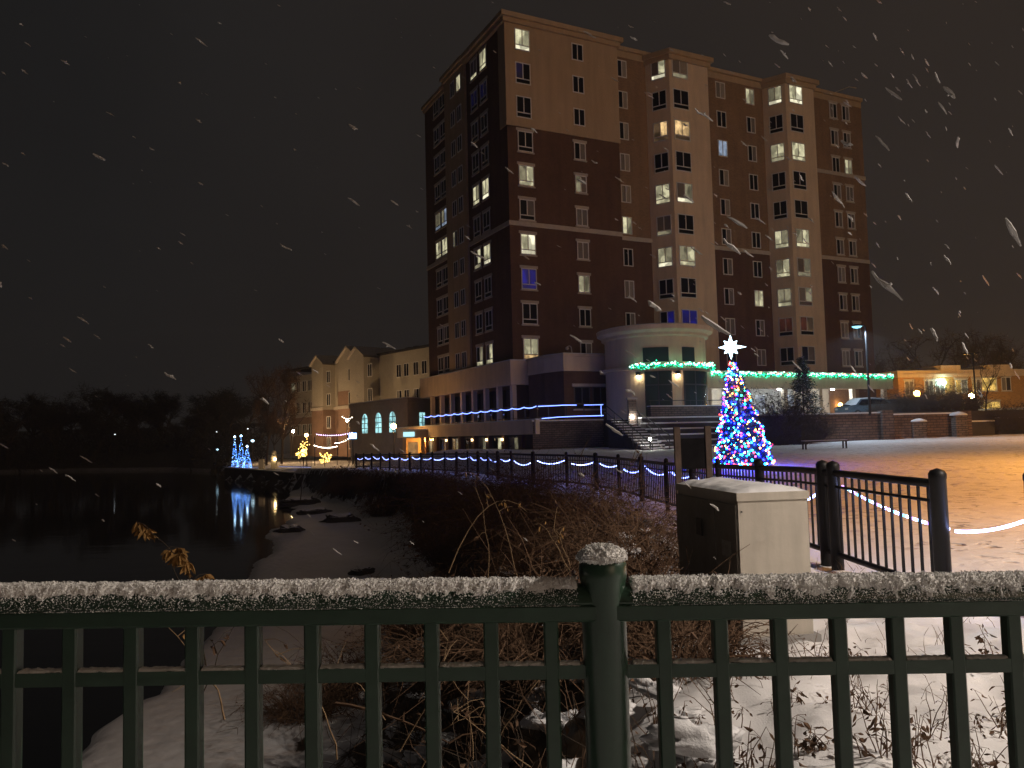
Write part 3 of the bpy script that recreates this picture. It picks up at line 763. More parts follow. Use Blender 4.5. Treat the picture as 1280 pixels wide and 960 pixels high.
# storefront below the terrace on the river side
sf = thing('terrace_storefront', 'ground floor storefront with white fascia below the snowy terrace', 'storefront', tw(-2.4, 0), ANG)
b = MB(); b.box(-.35, -.003, -8.9, DEP + 3, 1.65, TZ + .12); b.build('fascia', cream, sf)
b = MB(); b.box(-.38, .2, -8.9, DEP + 3, TZ + .123, TZ + .2); b.build('snow_cap', snow, sf)
for k in range(8):
    y = -6.5 + k * 3
    b = MB(); b.box(-.3, -.003, y, y + .6, -1.2, 1.648); b.build('pier', brick_d, sf)
    window(sf, -.012, y + 1.8, .55, -PI / 2, 1.9, 1.9, ['gwd', 'dWd', 'gwd', 'ddd', 'owd', 'dod', 'wod', 'Hod'][k], False, False, dframe)
    if k in (1, 2, 3, 5):
        b = MB(); b.box(-.42, -.303, y + .2, y + .4, 1.2, 1.4); b.build('wall_light', mat('wall_light_glow', (.8, .7, .5), .5, emit=(1, .7, .35), estr=5), sf)
# string lights on terrace rail
railm = darkm
tr_ = thing('terrace_railing', 'dark terrace railing carrying blue string lights above the storefront', 'railing', tw(-2.4, -8.6, TZ), ANG)
for k in range(14): b = MB(); b.box(-.03, .03, k * 2 - .03, k * 2 + .03, .1, 1.2); b.build('post', railm, tr_)
for k in range(4): b = MB(); b.box(.9 + k * 1.55, .96 + k * 1.55, -.03, .03, .1, 1.2); b.build('post', railm, tr_)
b = MB(); b.box(-.03, .03, 0, 27, 1.2, 1.25); b.box(.031, 5.7, -.03, .03, 1.2, 1.25); b.box(-.02, .02, 0, 27, .3, .34); b.box(.031, 5.7, -.02, .02, .3, .34); b.build('rail', railm, tr_)
b = MB()
pts = []
for k in range(12):
    a, c = Vector((-.1, k * 2, 1.12)), Vector((-.1, k * 2 + 2, 1.12)); pts = [tw(-2.4, -8.6) + Vector((ca * q.x - sa * q.y, sa * q.x + ca * q.y, TZ + q.z)) for q in swag(a, c, .1, 6)]
    b.tube(pts, .035, 5)
def ts(x, z): q = tw(-2.4 + x, -8.72); return Vector((q.x, q.y, TZ + z))
b.tube([ts(0, 1.1), ts(2.3, 1.18), ts(3.3, 1.18)], .03, 5); b.tube([ts(4.0, 1.18), ts(5.7, 1.2)], .022, 5)
b.tube([ts(5.5, 1.18), ts(5.5, .3)], .022, 5)
b.tube([ts(.3, .2), ts(1.9, .3), ts(3.8, .34), ts(5.7, .36)], .028, 5)
o = b.build('string_lights', rope_s); tag(o, 'blue white string lights strung along the terrace railing', 'string lights')
# small drum railing posts and stone wall face
w1 = thing('retaining_wall', 'dark stone retaining wall below the corner of the terrace', 'wall', tw(-2.4, -8.6))
P0, P1 = tw(-2.4, -8.61), tw(3.2, -8.61)
b = MB(); b.prism([(P0.x - .4, P0.y - .3), (P1.x + .1, P1.y - .35), (P1.x, P1.y), (P0.x, P0.y)], -1, TZ - .02); b.build('wall', rstone, w1, True)
b = MB(); b.prism([(P0.x - .45, P0.y - .35), (P1.x + .1, P1.y - .4), (P1.x, P1.y), (P0.x, P0.y)], TZ - .017, TZ + .1); b.build('snow_cap', snow, w1, True)

# brick retaining wall on the plaza
w2 = thing('retaining_wall', 'long red block retaining wall along the back of the plaza', 'wall', (25, 58.5, 0))
def wall_run(th, A, B, z0, z1, m_=rbrick, t=.5, name='wall'):
    A, B = Vector((*A, 0)), Vector((*B, 0)); d = (B - A).normalized(); n_ = Vector((d.y, -d.x, 0))
    b = MB(); b.prism([tuple((A + n_ * t)[:2]), tuple((B + n_ * t)[:2]), tuple((B + n_ * .003)[:2]), tuple((A + n_ * .003)[:2])], z0, z1); b.build(name, m_, th, True)
    b = MB(); b.prism([tuple((A + n_ * (t + .06))[:2]), tuple((B + n_ * (t + .06))[:2]), tuple((B + n_ * .0)[:2]), tuple((A + n_ * .0)[:2])], z1 + .003, z1 + .1); b.build(name + '_snow', snow, th, True)
wall_run(w2, wallA, (27.2, 59.22), -.3, 2.55); wall_run(w2, (27.2, 59.22), wallB, -.3, 2.4)
b = MB(); b.box(26.9, 27.7, 58.3, 59.1, -.3, 2.75); b.box(33.2, 34, 59.4, 60.2, -.3, 2.6); b.build('pier', rbrick, w2, True)
w3 = thing('garden_wall', 'low stepped wall with snow capped piers at the right of the plaza', 'wall', (36, 60, 0))
wall_run(w3, (34, 60.4), (36.2, 61), 0, 1.75, dstone); wall_run(w3, (36.6, 61.2), (39, 61.9), 0, 1.95, dstone); wall_run(w3, (39.4, 62), (64, 67), 0, 1.6, dstone)
for px, zt, r in ((1146, 1.85, .5), (1199, 2.25, .42)):
    q = at(px, 540, 59.5); b = MB(); b.box(q.x - r, q.x + r, q.y - r, q.y + r, -.2, zt); o = b.build('pier', rstone, w3, True)
    b = MB(); b.lathe([(r * 1.5, 0), (r * 1.4, .12), (r * .7, .25), (.01, .3)], (q.x, q.y, zt + .003), 10); b.build('snow_cap', snow, o, True, True)

# ------------------------------------------------------------------ amphitheatre tiers and side stairs
amph = thing('stone_steps', 'broad tiers of stone steps with snow on their edges below the round pavilion', 'steps', tw(4, -13.3, 0), ANG)
for k in range(7):
    z1 = TZ - .02 - .41 * k; y1 = -.003 - .8 * k; yl_ = -13.3 + y1 - .8; xl_ = 0
    for _ in range(6):
        wq = tw(4 + xl_, yl_); xl_ += (7.75 + 1.9 * (58.6 - wq.y) / 8 + .93 - wq.x) / ca
    b = MB(); b.box(xl_, 11.5, y1 - .8 + .003, y1, -.9, z1); b.build('tier', dstone, amph)
    b = MB(); b.box(xl_, 11.5, y1 - .82, y1 - .1, z1 + .003, z1 + .1); b.build('tier_snow', snow, amph)
stair = thing('side_stairs', 'narrow flight of snow edged stairs with handrails at the left of the stone tiers', 'stairs', (7.9, 58.2, 0))
sd = Vector((1.9, -8, 0)); sn = Vector((8, 1.9, 0)).normalized()
for k in range(15):
    a = Vector((7.75, 58.6, 0)) + sd * (k / 15); c = Vector((7.75, 58.6, 0)) + sd * ((k + 1) / 15); z = TZ - .05 - k * .185
    q = [a - sn * .85, c - sn * .85, c + sn * .85, a + sn * .85]
    b = MB(); b.prism([tuple(i[:2]) for i in q], -1, z, 0); b.build('step', dstone, stair, True)
    b = MB(); b.prism([tuple(i[:2]) for i in [q[0].lerp(q[1], .2), q[1] + sd * .003, q[2] + sd * .003, q[3].lerp(q[2], .2)]], z + .003, z + .06); b.build('step_snow', snow, stair, True)
for sgn in (-1, 1):
    a = Vector((7.75, 58.6, TZ)) + sn * sgn * .95; c = a + sd - Vector((0, 0, 2.78))
    b = MB(); b.tube([a + Vector((0, 0, 1)), c + Vector((0, 0, 1))], .035, 6); b.tube([a + Vector((0, 0, .5)), c + Vector((0, 0, .5))], .02, 6)
    for k in range(6): q = a.lerp(c, k / 5); b.tube([q - Vector((0, 0, .3)), q + Vector((0, 0, 1))], .028, 6)
    b.build('handrail', darkm, stair, True)
# stone parapet in front of the pavilion
par_ = thing('stone_parapet', 'low stone parapet wall with a snowy rail in front of the round pavilion', 'parapet', tw(4.3, -13.1, TZ), ANG)
b = MB(); b.box(.2, 7.9, -.1, .3, 0, .85); b.build('wall', rstone, par_)
b = MB(); b.box(.15, 7.95, -.15, .35, .853, .92); b.build('snow_cap', snow, par_)
b = MB(); b.tube([(.2, .1, 1.3), (7.9, .1, 1.3)], .03, 6)
for k in range(5): b.tube([(.3 + k * 1.85, .1, .85), (.3 + k * 1.85, .1, 1.3)], .025, 6)
b.build('rail', darkm, par_)
pier = thing('stone_pier', 'square stone pier with a small lamp at the head of the stone steps', 'pier', at(790, 512, 57.4)); pier.location.z = TZ - .4
b = MB(); b.box(-.28, .28, -.28, .28, -.3, 1.75); b.build('shaft', rstone, pier)
b = MB(); b.box(-.36, .36, -.36, .36, 1.753, 1.9); b.build('cap', stone, pier)
b = MB(); b.ball((-.05, -.36, .5), .1, 0, 8, 5); b.build('lamp', mat('step_lamp_glow', (.8, .8, .8), .5, emit=(1, .95, .85), estr=150), pier)
sl = thing('step_lamp', 'small white lamp on a short post beside the stairs', 'lamp', at(813, 560, 52.0)); sl.location.z = 0
b = MB(); b.tube([(0, 0, -.3), (0, 0, zat(813, 551, 52.0))], .05, 6); b.build('post', darkm, sl)
b = MB(); b.ball((0, 0, zat(813, 549, 52.0)), .09, 0, 8, 5); b.build('lamp', M['step_lamp_glow'], sl)

# ------------------------------------------------------------------ round pavilion, brick wing, canopy
rc = at(822, 540, 64.3); rot = thing('round_pavilion', 'round cream pavilion with overhanging cornice and tall glazed doors', 'pavilion', (rc.x, rc.y, TZ))
b = MB(); b.lathe([(4.0, 0), (4.0, 6.6)], (0, 0, 0), 64); b.build('wall', cream, rot, sm=False)
b = MB(); b.lathe([(4.05, 6.25), (4.25, 6.35), (4.25, 6.55), (4.6, 6.75), (4.65, 7.1), (4.3, 7.16), (.01, 7.2)], (0, 0, 0), 64); b.build('cornice', cream, rot)
b = MB(); b.lathe([(4.6, 7.105), (4.2, 7.22), (.01, 7.26)], (0, 0, 0), 48); b.build('roof_snow', snow, rot)
b = MB(); b.lathe([(4.05, 3.75), (4.45, 3.75), (4.45, 4.0), (4.05, 4.0)], (0, 0, 0), 64); b.build('awning_ring', cream, rot)
def on_drum(px, rad=4.0):
    d = ray(px, 480); dx, dy = d.x, d.y; A_ = dx * dx + dy * dy; B_ = dx * rc.x + dy * rc.y; C_ = rc.x ** 2 + rc.y ** 2 - rad * rad
    disc = B_ * B_ - A_ * C_
    t = (B_ - math.sqrt(max(0, disc))) / A_
    return math.atan2(dy * t - rc.y, dx * t - rc.x)
def curved(px0, px1, z0, z1, rad, nm, m_, par_, thick=.05, n=8):
    a0, a1 = on_drum(px0), on_drum(px1); b = MB()
    b.lathe([(rad, z0), (rad + thick, z0), (rad + thick, z1), (rad, z1), (rad, z0)], (0, 0, 0), n, 0, a0, a1)
    return b.build(nm, m_, par_)
gl = mat('pavilion_glass', (.02, .035, .035), .1, emit=(.26, .36, .34), estr=.014, sample=False)
for px0, px1 in ((805, 837), (854, 869)):
    curved(px0, px1, 4.3, 5.4, 4.001, 'upper_window', gl, rot)
for px0, px1 in ((807, 839), (855, 882)):
    o = curved(px0, px1, .1, 3.6, 4.001, 'glazed_door', gl, rot)
    for f in (0, .5, 1):
        pm = lerp(px0, px1, f); curved(pm - .7, pm + .7, .1, 3.6, 4.03, 'mullion', dframe, o, .06, 1)
    curved(px0, px1, 2.5, 2.6, 4.03, 'mullion', dframe, o, .06)
scm = mat('sconce_glow', (.9, .85, .7), .5, emit=(1, .8, .48), estr=40)
for px in (799, 847):
    a = on_drum(px); q = Vector((math.cos(a), math.sin(a), 0))
    b = MB(); b.lathe([(.16, 0), (.2, .25), (.02, .3)], q * 4.18 + Vector((0, 0, 3.3)), 8); o = b.build('wall_sconce', dframe, rot)
    b = MB(); b.ball(q * 4.2 + Vector((0, 0, 3.24)), .13, 0, 8, 5); b.build('bulb', scm, o)
wg = thing('brick_wing', 'low dark brick wing with cream cornice between the tower and the round pavilion', 'building wing', tw(0, 0), ANG)
wx0, wz = on_front(680, 460, -3.4)[0], 8.05; wx1, wx2 = on_front(704, 450, -5.6)[0], on_front(767, 450, -5.6)[0]
pl = [(wx0, -.6), (wx0, -3.4), (wx1, -5.6), (wx2, -5.6), (wx2, -.6)]
b = MB(); b.prism(pl, 2.5, wz - 1.4); b.build('wall', brick_d, wg)
b = MB()
for g, z0, z1 in ((.12, wz - 1.397, wz - 1.15), (.03, wz - 1.147, wz - .2), (.16, wz - .197, wz)):
    b.prism([(wx0 - g, -.6), (wx0 - g, -3.4 - g * .4), (wx1 - g * .4, -5.6 - g), (wx2, -5.6 - g), (wx2, -.6)], z0, z1)
b.build('cornice', cream, wg)
b = MB(); b.prism([(x, y) for x, y in pl], wz + .003, wz + .08); b.build('roof_snow', snow, wg)
for px in (727, 750):
    x = on_front(px, 485, -5.6)[0]; window(wg, x, -5.603, 4.5, 0, 1.5, 1.8, 'ddd', True, True, dframe)
x = on_front(703, 440, -4)[0]
sc = thing('security_camera', 'small white security camera on a bent post on the brick wing roof', 'camera', tw(x + .2, -5.2, wz + .08))
b = MB(); b.tube([(0, 0, 0), (-.05, 0, .5), (-.2, 0, .62), (-.35, 0, .56)], .045, 6); b.build('arm', stone, sc)
b = MB(); b.ball((-.38, 0, .42), .15, 0, 10, 6); b.build('dome', stone, sc)

can = thing('entrance_canopy', 'long cream canopy with lit ceiling in front of the apartment tower', 'canopy', tw(0, 0), ANG)
CY = -6.0
cx0, cx1 = on_front(884, 470, CY)[0], on_front(1116, 475, CY)[0]
b = MB(); b.box(cx0, cx1, CY, CY + .4, 5.3, 6.75); b.build('fascia', cream, can)
b = MB(); b.box(cx0, cx1, CY + .403, 0.2, 5.6, 5.8); b.build('ceiling', cream, can)
b = MB(); b.box(cx0 - .1, cx1 + .1, CY - .1, .2, 6.753, 6.85); b.build('roof_snow', snow, can)
for k in range(6):
    x = lerp(cx0 + .6, cx1 - .6, k / 5); b = MB(); b.box(x - .22, x + .22, CY + .45, CY + .85, TZ, 5.597); b.build('column', cream, can)
clm = mat('canopy_lamp_glow', (.9, .9, .9), .5, emit=(.78, .9, 1), estr=600)
for px in (909, 975, 1042):
    x = on_front(px, 491, CY + 1)[0]; b = MB(); b.ball((x, CY + 1.1, 5.35), .16, 0, 8, 5, .6); b.build('ceiling_lamp', clm, can)
b = MB(); b.box(cx0, cx1 - 3, -.6, -.3, TZ, 5.597); b.build('back_wall', mat('pale_lobby_wall', (.5, .46, .4), .8, .1, 1), can)
b = MB(); b.box(cx1 - 2.98, cx1 + 1.5, -.6, -.3, TZ, 5.597); b.build('brick_wall', brick_b, can)
for px in (925, 950, 990, 1015, 1030):
    x = on_front(px, 500, -.62)[0]; b = MB(); b.box(x - .6, x + .6, -.64, -.603, TZ + .1, 5.0); b.build('lobby_door', litpane('lobby_glow_%d' % px, (.8, .88, 1), .42, .5), can)
x, _ = on_front(1050, 505, -.7); b = MB(); b.ball((x - .3, -1.0, 3.95), .22, 0, 8, 5); b.build('wall_lamp', mat('warm_wall_lamp', (.9, .7, .4), .5, emit=(1, .55, .16), estr=22), can)

# garland along pavilion and canopy
gm = mat('garland_green', (.02, .12, .06), .8, .3, 4)
gl1 = mat('garland_light_green', (.1, .6, .4), .5, emit=(.01, .8, .36), estr=4.5)
gl2 = mat('garland_light_white', (.6, .9, .8), .5, emit=(.5, 1, .8), estr=9)
gl3 = mat('garland_light_red', (.9, .3, .3), .5, emit=(1, .1, .12), estr=4)
def garland(path, name, label, dens):
    t = thing(name, label, 'garland', path[0], 0, 'lit garlands on the entrance')
    b = MB(); g = MB()
    Ls = [0]
    for a, c in zip(path, path[1:]): Ls.append(Ls[-1] + (c - a).length)
    n_ = int(Ls[-1] * dens)
    for i in range(n_):
        s_ = Ls[-1] * i / n_; k = max(j for j in range(len(Ls) - 1) if Ls[j] <= s_); q = path[k].lerp(path[k + 1], (s_ - Ls[k]) / max(1e-6, Ls[k + 1] - Ls[k]))
        sw = .14 * abs(math.sin(s_ * PI / 1.3))
        for _ in range(3):
            p_ = q + Vector((R.gauss(0, .05), R.gauss(0, .05), R.gauss(0, .085) + sw - .1))
            b.blade(p_, (R.gauss(0, 1), R.gauss(0, 1), R.gauss(0, 1)), .22, .06)
        p_ = q + Vector((R.gauss(0, .07), R.gauss(0, .07), R.gauss(0, .1) + sw - .1))
        g.octa(p_, R.uniform(.035, .06), 0)
        if R.random() < .3: g.octa(q + Vector((R.gauss(0, .06), -.1 + R.gauss(0, .05), sw + R.gauss(0, .06))), .05, 1)
        if R.random() < .07: g.octa(q + Vector((R.gauss(0, .06), -.1, sw + .08)), .05, 2)
    b.build('greenery', gm, t, True); o = g.build('fairy_lights', [gl1, gl2, gl3], t, True); o['kind'] = 'stuff'
a0, a1 = on_drum(789, 4.5), -.02
garland([Vector((rc.x + 4.55 * math.cos(a0 + (a1 - a0) * i / 24), rc.y + 4.55 * math.sin(a0 + (a1 - a0) * i / 24), TZ + 3.98)) for i in range(25)], 'lit_garland', 'green lit garland curving round the round pavilion above its doors', 26)
garland([tw(lerp(cx0 + .3, cx1, i / 10), CY - .12, 6.55) for i in range(11)], 'lit_garland', 'long straight green lit garland along the top of the entrance canopy', 24)

# ------------------------------------------------------------------ Christmas tree
cb = at(931, 584, 32); gz = ground(cb.x, cb.y, False)[0]
CH = zat(921, 450, 32) - gz; CW = 1.1
xt = thing('christmas_tree', 'tall christmas tree covered in coloured lights with a white star', 'christmas tree', (cb.x, cb.y, gz))
b = MB(); b.tube([(0, 0, -.1), (-.15, 0, CH * .6), (-.33, 0, CH)], [.09, .06, .02], 8); b.build('trunk', bark, xt)
b = MB()
def cone_r(t): return CW * (1 - t) ** .93 * (1 + .1 * math.sin(t * 40)) * (.8 + .2 * smooth(0, .1, t)) + .06
lean = lambda t: -.33 * t
for i in range(9000):
    t = 1 - math.sqrt(R.random()); t = min(.985, max(.02, t)); a = R.random() * 2 * PI; rr = cone_r(t) * R.uniform(.45, 1.02)
    b.blade((lean(t) + rr * math.cos(a), rr * math.sin(a), t * CH), (math.cos(a) + R.gauss(0, .5), math.sin(a) + R.gauss(0, .5), -.1 + R.gauss(0, .4)), R.uniform(.1, .22), R.uniform(.025, .05))
b.build('crown', needle, xt)
BC = [('blue', (.0006, .0022, 1), 220), ('ice', (.0035, .22, 1), 110), ('red', (1, .05, .05), 10), ('gold', (1, .4, .06), 14), ('green', (.04, .8, .4), 10), ('pink', (.9, .1, .45), 6)]
BM = [mat('bulb_' + n_, c_, .4, emit=c_, estr=e_) for n_, c_, e_ in BC]
bulbs = []
for i in range(640):
    t = min(.985, max(.03, 1 - math.sqrt((i + R.random()) / 600))) if i < 600 else R.uniform(.8, .99); a = R.random() * 2 * PI; rr = cone_r(t) * R.uniform(.98, 1.1)
    bulbs.append((math.sin(a), (lean(t) + rr * math.cos(a), rr * math.sin(a), t * CH), R.choices(range(6), (7.5, 5, 6.5, 8, 5, 1.5))[0]))
bulbs.sort(key=lambda q: q[0])
bm_ = {}
for k, (_, q, c_) in enumerate(bulbs[:100]):
    if c_ not in bm_:
        b = MB(); b.ball((0, 0, 0), .04, 0, 6, 4); o = b.build('bulb', BM[c_]); bm_[c_] = o.data; bpy.data.objects.remove(o)
    link('bulb', bm_[c_], xt, q)
b = MB()
for _, q, c_ in bulbs[100:]: b.octa(q, .036, c_)
o = b.build('fairy_lights', BM, xt); o['kind'] = 'stuff'
stm = mat('star_glow', (.9, .95, 1), .4, emit=(.62, .9, 1), estr=7)
pl = []
for k in range(16):
    a = PI / 2 + k * PI / 8; r = (.48 if k % 4 == 0 else .37 if k % 2 == 0 else .21)
    if k == 12: r = .62
    pl.append((r * math.cos(a), r * math.sin(a)))
b = MB(); b.extr(pl, .07); o = b.build('star', stm, xt, loc=(-.36, -.05, CH + .52))

# ------------------------------------------------------------------ foliage generators
def spruce(name, label, base, h, w, n, seed, snowy=.0, cat='spruce tree', group=None):
    rnd = random.Random(seed); t_ = thing(name, label, cat, base, 0, group)
    b = MB(); b.tube([(0, 0, -.3), (0, 0, h * .5), (0, 0, h * .97)], [h * .018, h * .012, .01], 6); b.build('trunk', bark, t_)
    b = MB()
    for i in range(n):
        lv = rnd.random() ** 1.25; z0 = h * (.1 + .9 * lv); L_ = w * (1 - lv) ** .8 * rnd.uniform(.6, 1.1) * (1 + .25 * math.sin(lv * 26)) + .06; a = rnd.random() * 2 * PI
        d = Vector((math.cos(a), math.sin(a), -.22 + rnd.gauss(0, .1)))
        for k in range(7):
            u = rnd.uniform(.15, 1); q = Vector((0, 0, z0)) + d * (L_ * u) + Vector((rnd.gauss(0, .05), rnd.gauss(0, .05), rnd.gauss(0, .04))) * w
            b.blade(q, d + Vector((rnd.gauss(0, .6), rnd.gauss(0, .6), rnd.gauss(0, .3))), w * rnd.uniform(.1, .2), w * rnd.uniform(.03, .06), 1 if rnd.random() < snowy else 0, rnd)
    b.build('crown', [needle, snow], t_)
    return t_
def bare_tree(name, label, base, h, w, seed, cat='bare tree', group=None, twigs=900, m_twig=twig, lean=0, trunk=.022, lights=None):
    rnd = random.Random(seed); t_ = thing(name, label, cat, base, 0, group)
    b = MB(); g = MB(); tips = []
    def grow(p, d, L_, r, lv):
        pts = [p]; 
        for k in range(4):
            d = (d + Vector((rnd.gauss(0, .13), rnd.gauss(0, .13), rnd.gauss(0, .08) + .06))).normalized(); pts.append(pts[-1] + d * L_ / 4)
        b.tube(pts, [r * (1 - .13 * k) for k in range(5)], 5 if lv < 2 else 3, 0, lv < 1)
        if lv >= 3: tips.extend(pts[2:]); return
        for k in range(rnd.randint(3, 4) if lv else rnd.randint(5, 7)):
            q = pts[rnd.randint(2, 4)]; nd = (d + Vector((rnd.gauss(0, .75), rnd.gauss(0, .75), rnd.gauss(.1, .4)))).normalized()
            grow(q, nd, L_ * rnd.uniform(.5, .75), r * .5, lv + 1)
    grow(Vector((0, 0, -.2)), Vector((lean, 0, 1)).normalized(), h * .42, h * trunk, 0)
    mx = max((abs(q.x) + abs(q.y)) for q in tips); mz = max(q.z for q in tips)
    for i in range(twigs):
        q = rnd.choice(tips); d = Vector((rnd.gauss(0, 1), rnd.gauss(0, 1), rnd.gauss(.5, .7))).normalized(); l = h * rnd.uniform(.03, .09)
        x = d.cross(Vector((rnd.gauss(0, 1), rnd.gauss(0, 1), 0))).normalized() * h * .0022
        q = q + Vector((rnd.gauss(0, .02), rnd.gauss(0, .02), rnd.gauss(0, .02))) * h
        g.add([q - x, q + x, q + d * l], [(0, 1, 2)])
    k = h / max(mz, .1); kx = w / max(mx, .1) * 1.25
    for bb in (b, g): bb.v = [(v[0] * kx, v[1] * kx, v[2] * k) for v in bb.v]
    b.build('trunk', bark, t_); g.build('crown', m_twig, t_)
    if lights:
        lm_, nl, rad = lights; f = MB()
        for i in range(nl):
            q = rnd.choice(tips); f.octa((q.x * kx + rnd.gauss(0, .1), q.y * kx + rnd.gauss(0, .1), q.z * k + rnd.gauss(0, .1)), rad)
        o = f.build('fairy_lights', lm_, t_); o['kind'] = 'stuff'
    return t_
def bush(name, label, base, h, w, seed, n=160, cat='bush', group=None, stem=twig, lf=leafm, leaves=500, flat=1.0, arch=.5, rad=.006):
    rnd = random.Random(seed); t_ = thing(name, label, cat, base, 0, group)
    b = MB(); g = MB()
    for i in range(n):
        a = rnd.random() * 2 * PI; r0 = w * .35 * math.sqrt(rnd.random()); p = Vector((r0 * math.cos(a), r0 * math.sin(a), -.1))
        d = Vector((math.cos(a) * rnd.uniform(0, .8), math.sin(a) * rnd.uniform(0, .8), 1)).normalized(); L_ = h * rnd.uniform(.5, 1.25); pts = [p]
        for k in range(6):
            d = (d + Vector((rnd.gauss(0, .2), rnd.gauss(0, .2), rnd.gauss(-.02, .12) - arch * .12 * k))).normalized(); pts.append(pts[-1] + d * L_ / 6)
        r = rad * rnd.uniform(.5, 1.3); b.tube(pts, [r * (1 - .13 * k) for k in range(7)], 3, 0, False)
        for k in range(3):
            q = rnd.choice(pts[2:]); d2 = (d + Vector((rnd.gauss(0, .9), rnd.gauss(0, .9), rnd.gauss(0, .6)))).normalized(); l2 = L_ * rnd.uniform(.12, .4)
            m1 = q + d2 * l2 * .5 + Vector((rnd.gauss(0, .05), rnd.gauss(0, .05), rnd.gauss(0, .05))) * l2; e = m1 + d2 * l2 * .5
            b.tube([q, m1, e], [r * .55, r * .45, r * .2], 3, 0, False)
            if leaves: 
                for _ in range(max(0, int(leaves / n / 3 + rnd.random()))):
                    g.leaf(q.lerp(e, rnd.random()), (rnd.gauss(0, 1), rnd.gauss(0, 1), rnd.gauss(-.5, .7)), h * rnd.uniform(.03, .07), h * rnd.uniform(.015, .03), 0, rnd)
    b.build('branches', stem, t_)
    if g.v: g.build('leaves', lf, t_)
    return t_

# ------------------------------------------------------------------ plaza: bench, spruce, shrubs, cars
q = at(1031, 563, 46); gz = ground(q.x, q.y, False)[0]
bn = thing('park_bench', 'long low dark backless bench on the snowy plaza before the wall', 'bench', (q.x, q.y, gz), .12)
b = MB(); b.box(-1.3, 1.3, -.22, .22, .42, .47); b.build('seat', darkm, bn)
b = MB(); b.box(-1.29, 1.29, -.21, .21, .473, .5); b.build('seat_snow', snow, bn)
for x in (-1.22, 1.22):
    b = MB(); b.box(x - .04, x + .04, -.2, -.14, -.05, .417); b.box(x - .04, x + .04, .14, .2, -.05, .417); b.build('leg', darkm, bn)
q = at(1005, 518, 57.6)
spruce('spruce_tree', 'dark snow dusted spruce standing on the wall before the lit canopy', (q.x, q.y, 2.4), zat(1005, 447, 57.6) - 2.4, 1.25, 900, 5, .1)
for i, (px, py, Y, h, w, lb) in enumerate(((968, 556, 55, 1.9, 1.6, 'dark snowy shrub just right of the christmas tree base'), (995, 556, 55.5, 1.7, 1.5, 'dark shrub behind the left end of the bench'), (980, 540, 57, 3.0, 2.0, 'tall dark shrub between the christmas tree and the spruce'),
        (1022, 545, 56.8, 1.6, 1.2, 'small dark shrub against the red block wall below the spruce'), (1150, 518, 62, 2.1, 1.8, 'bare dark shrub on top of the wall right of the parked cars'), (1178, 522, 61.5, 2.2, 2.0, 'dark shrub behind the snow capped pier'), (1208, 525, 62.5, 2.0, 1.9, 'dark shrub below the unlit twin headed lamp post'), (1250, 535, 61, 1.7, 2.2, 'low dark hedge like shrub at the far right of the plaza'), (1130, 520, 62.5, 1.8, 1.5, 'dark shrub at the right end of the red block wall'), (1275, 538, 60.5, 1.8, 2.0, 'dark shrub at the right edge of the plaza'), (1100, 523, 61.5, 1.0, 1.4, 'small shrub on the wall in front of the snow covered car'))):
    q = at(px, py, Y); z = max(.3, q.z - .2) if px < 1090 else TZ - .1
    if px > 1230: z = 1.2
    bush('garden_shrub', lb, (q.x, q.y, z), h, w, 40 + i, 340, 'shrub', 'shrubs around the plaza wall', stem=bark, lf=bark, leaves=2600, arch=.25, rad=.014)
for i, (px, Y, h) in enumerate(((1233, 66, 4.2),)):
    q = at(px, 530, Y); bare_tree('young_tree', 'small bare young tree in front of the yellow lit brick building', (q.x, q.y, TZ), h, 1.9, 77, 'tree', twigs=500)
q = at(600, 575, 50)
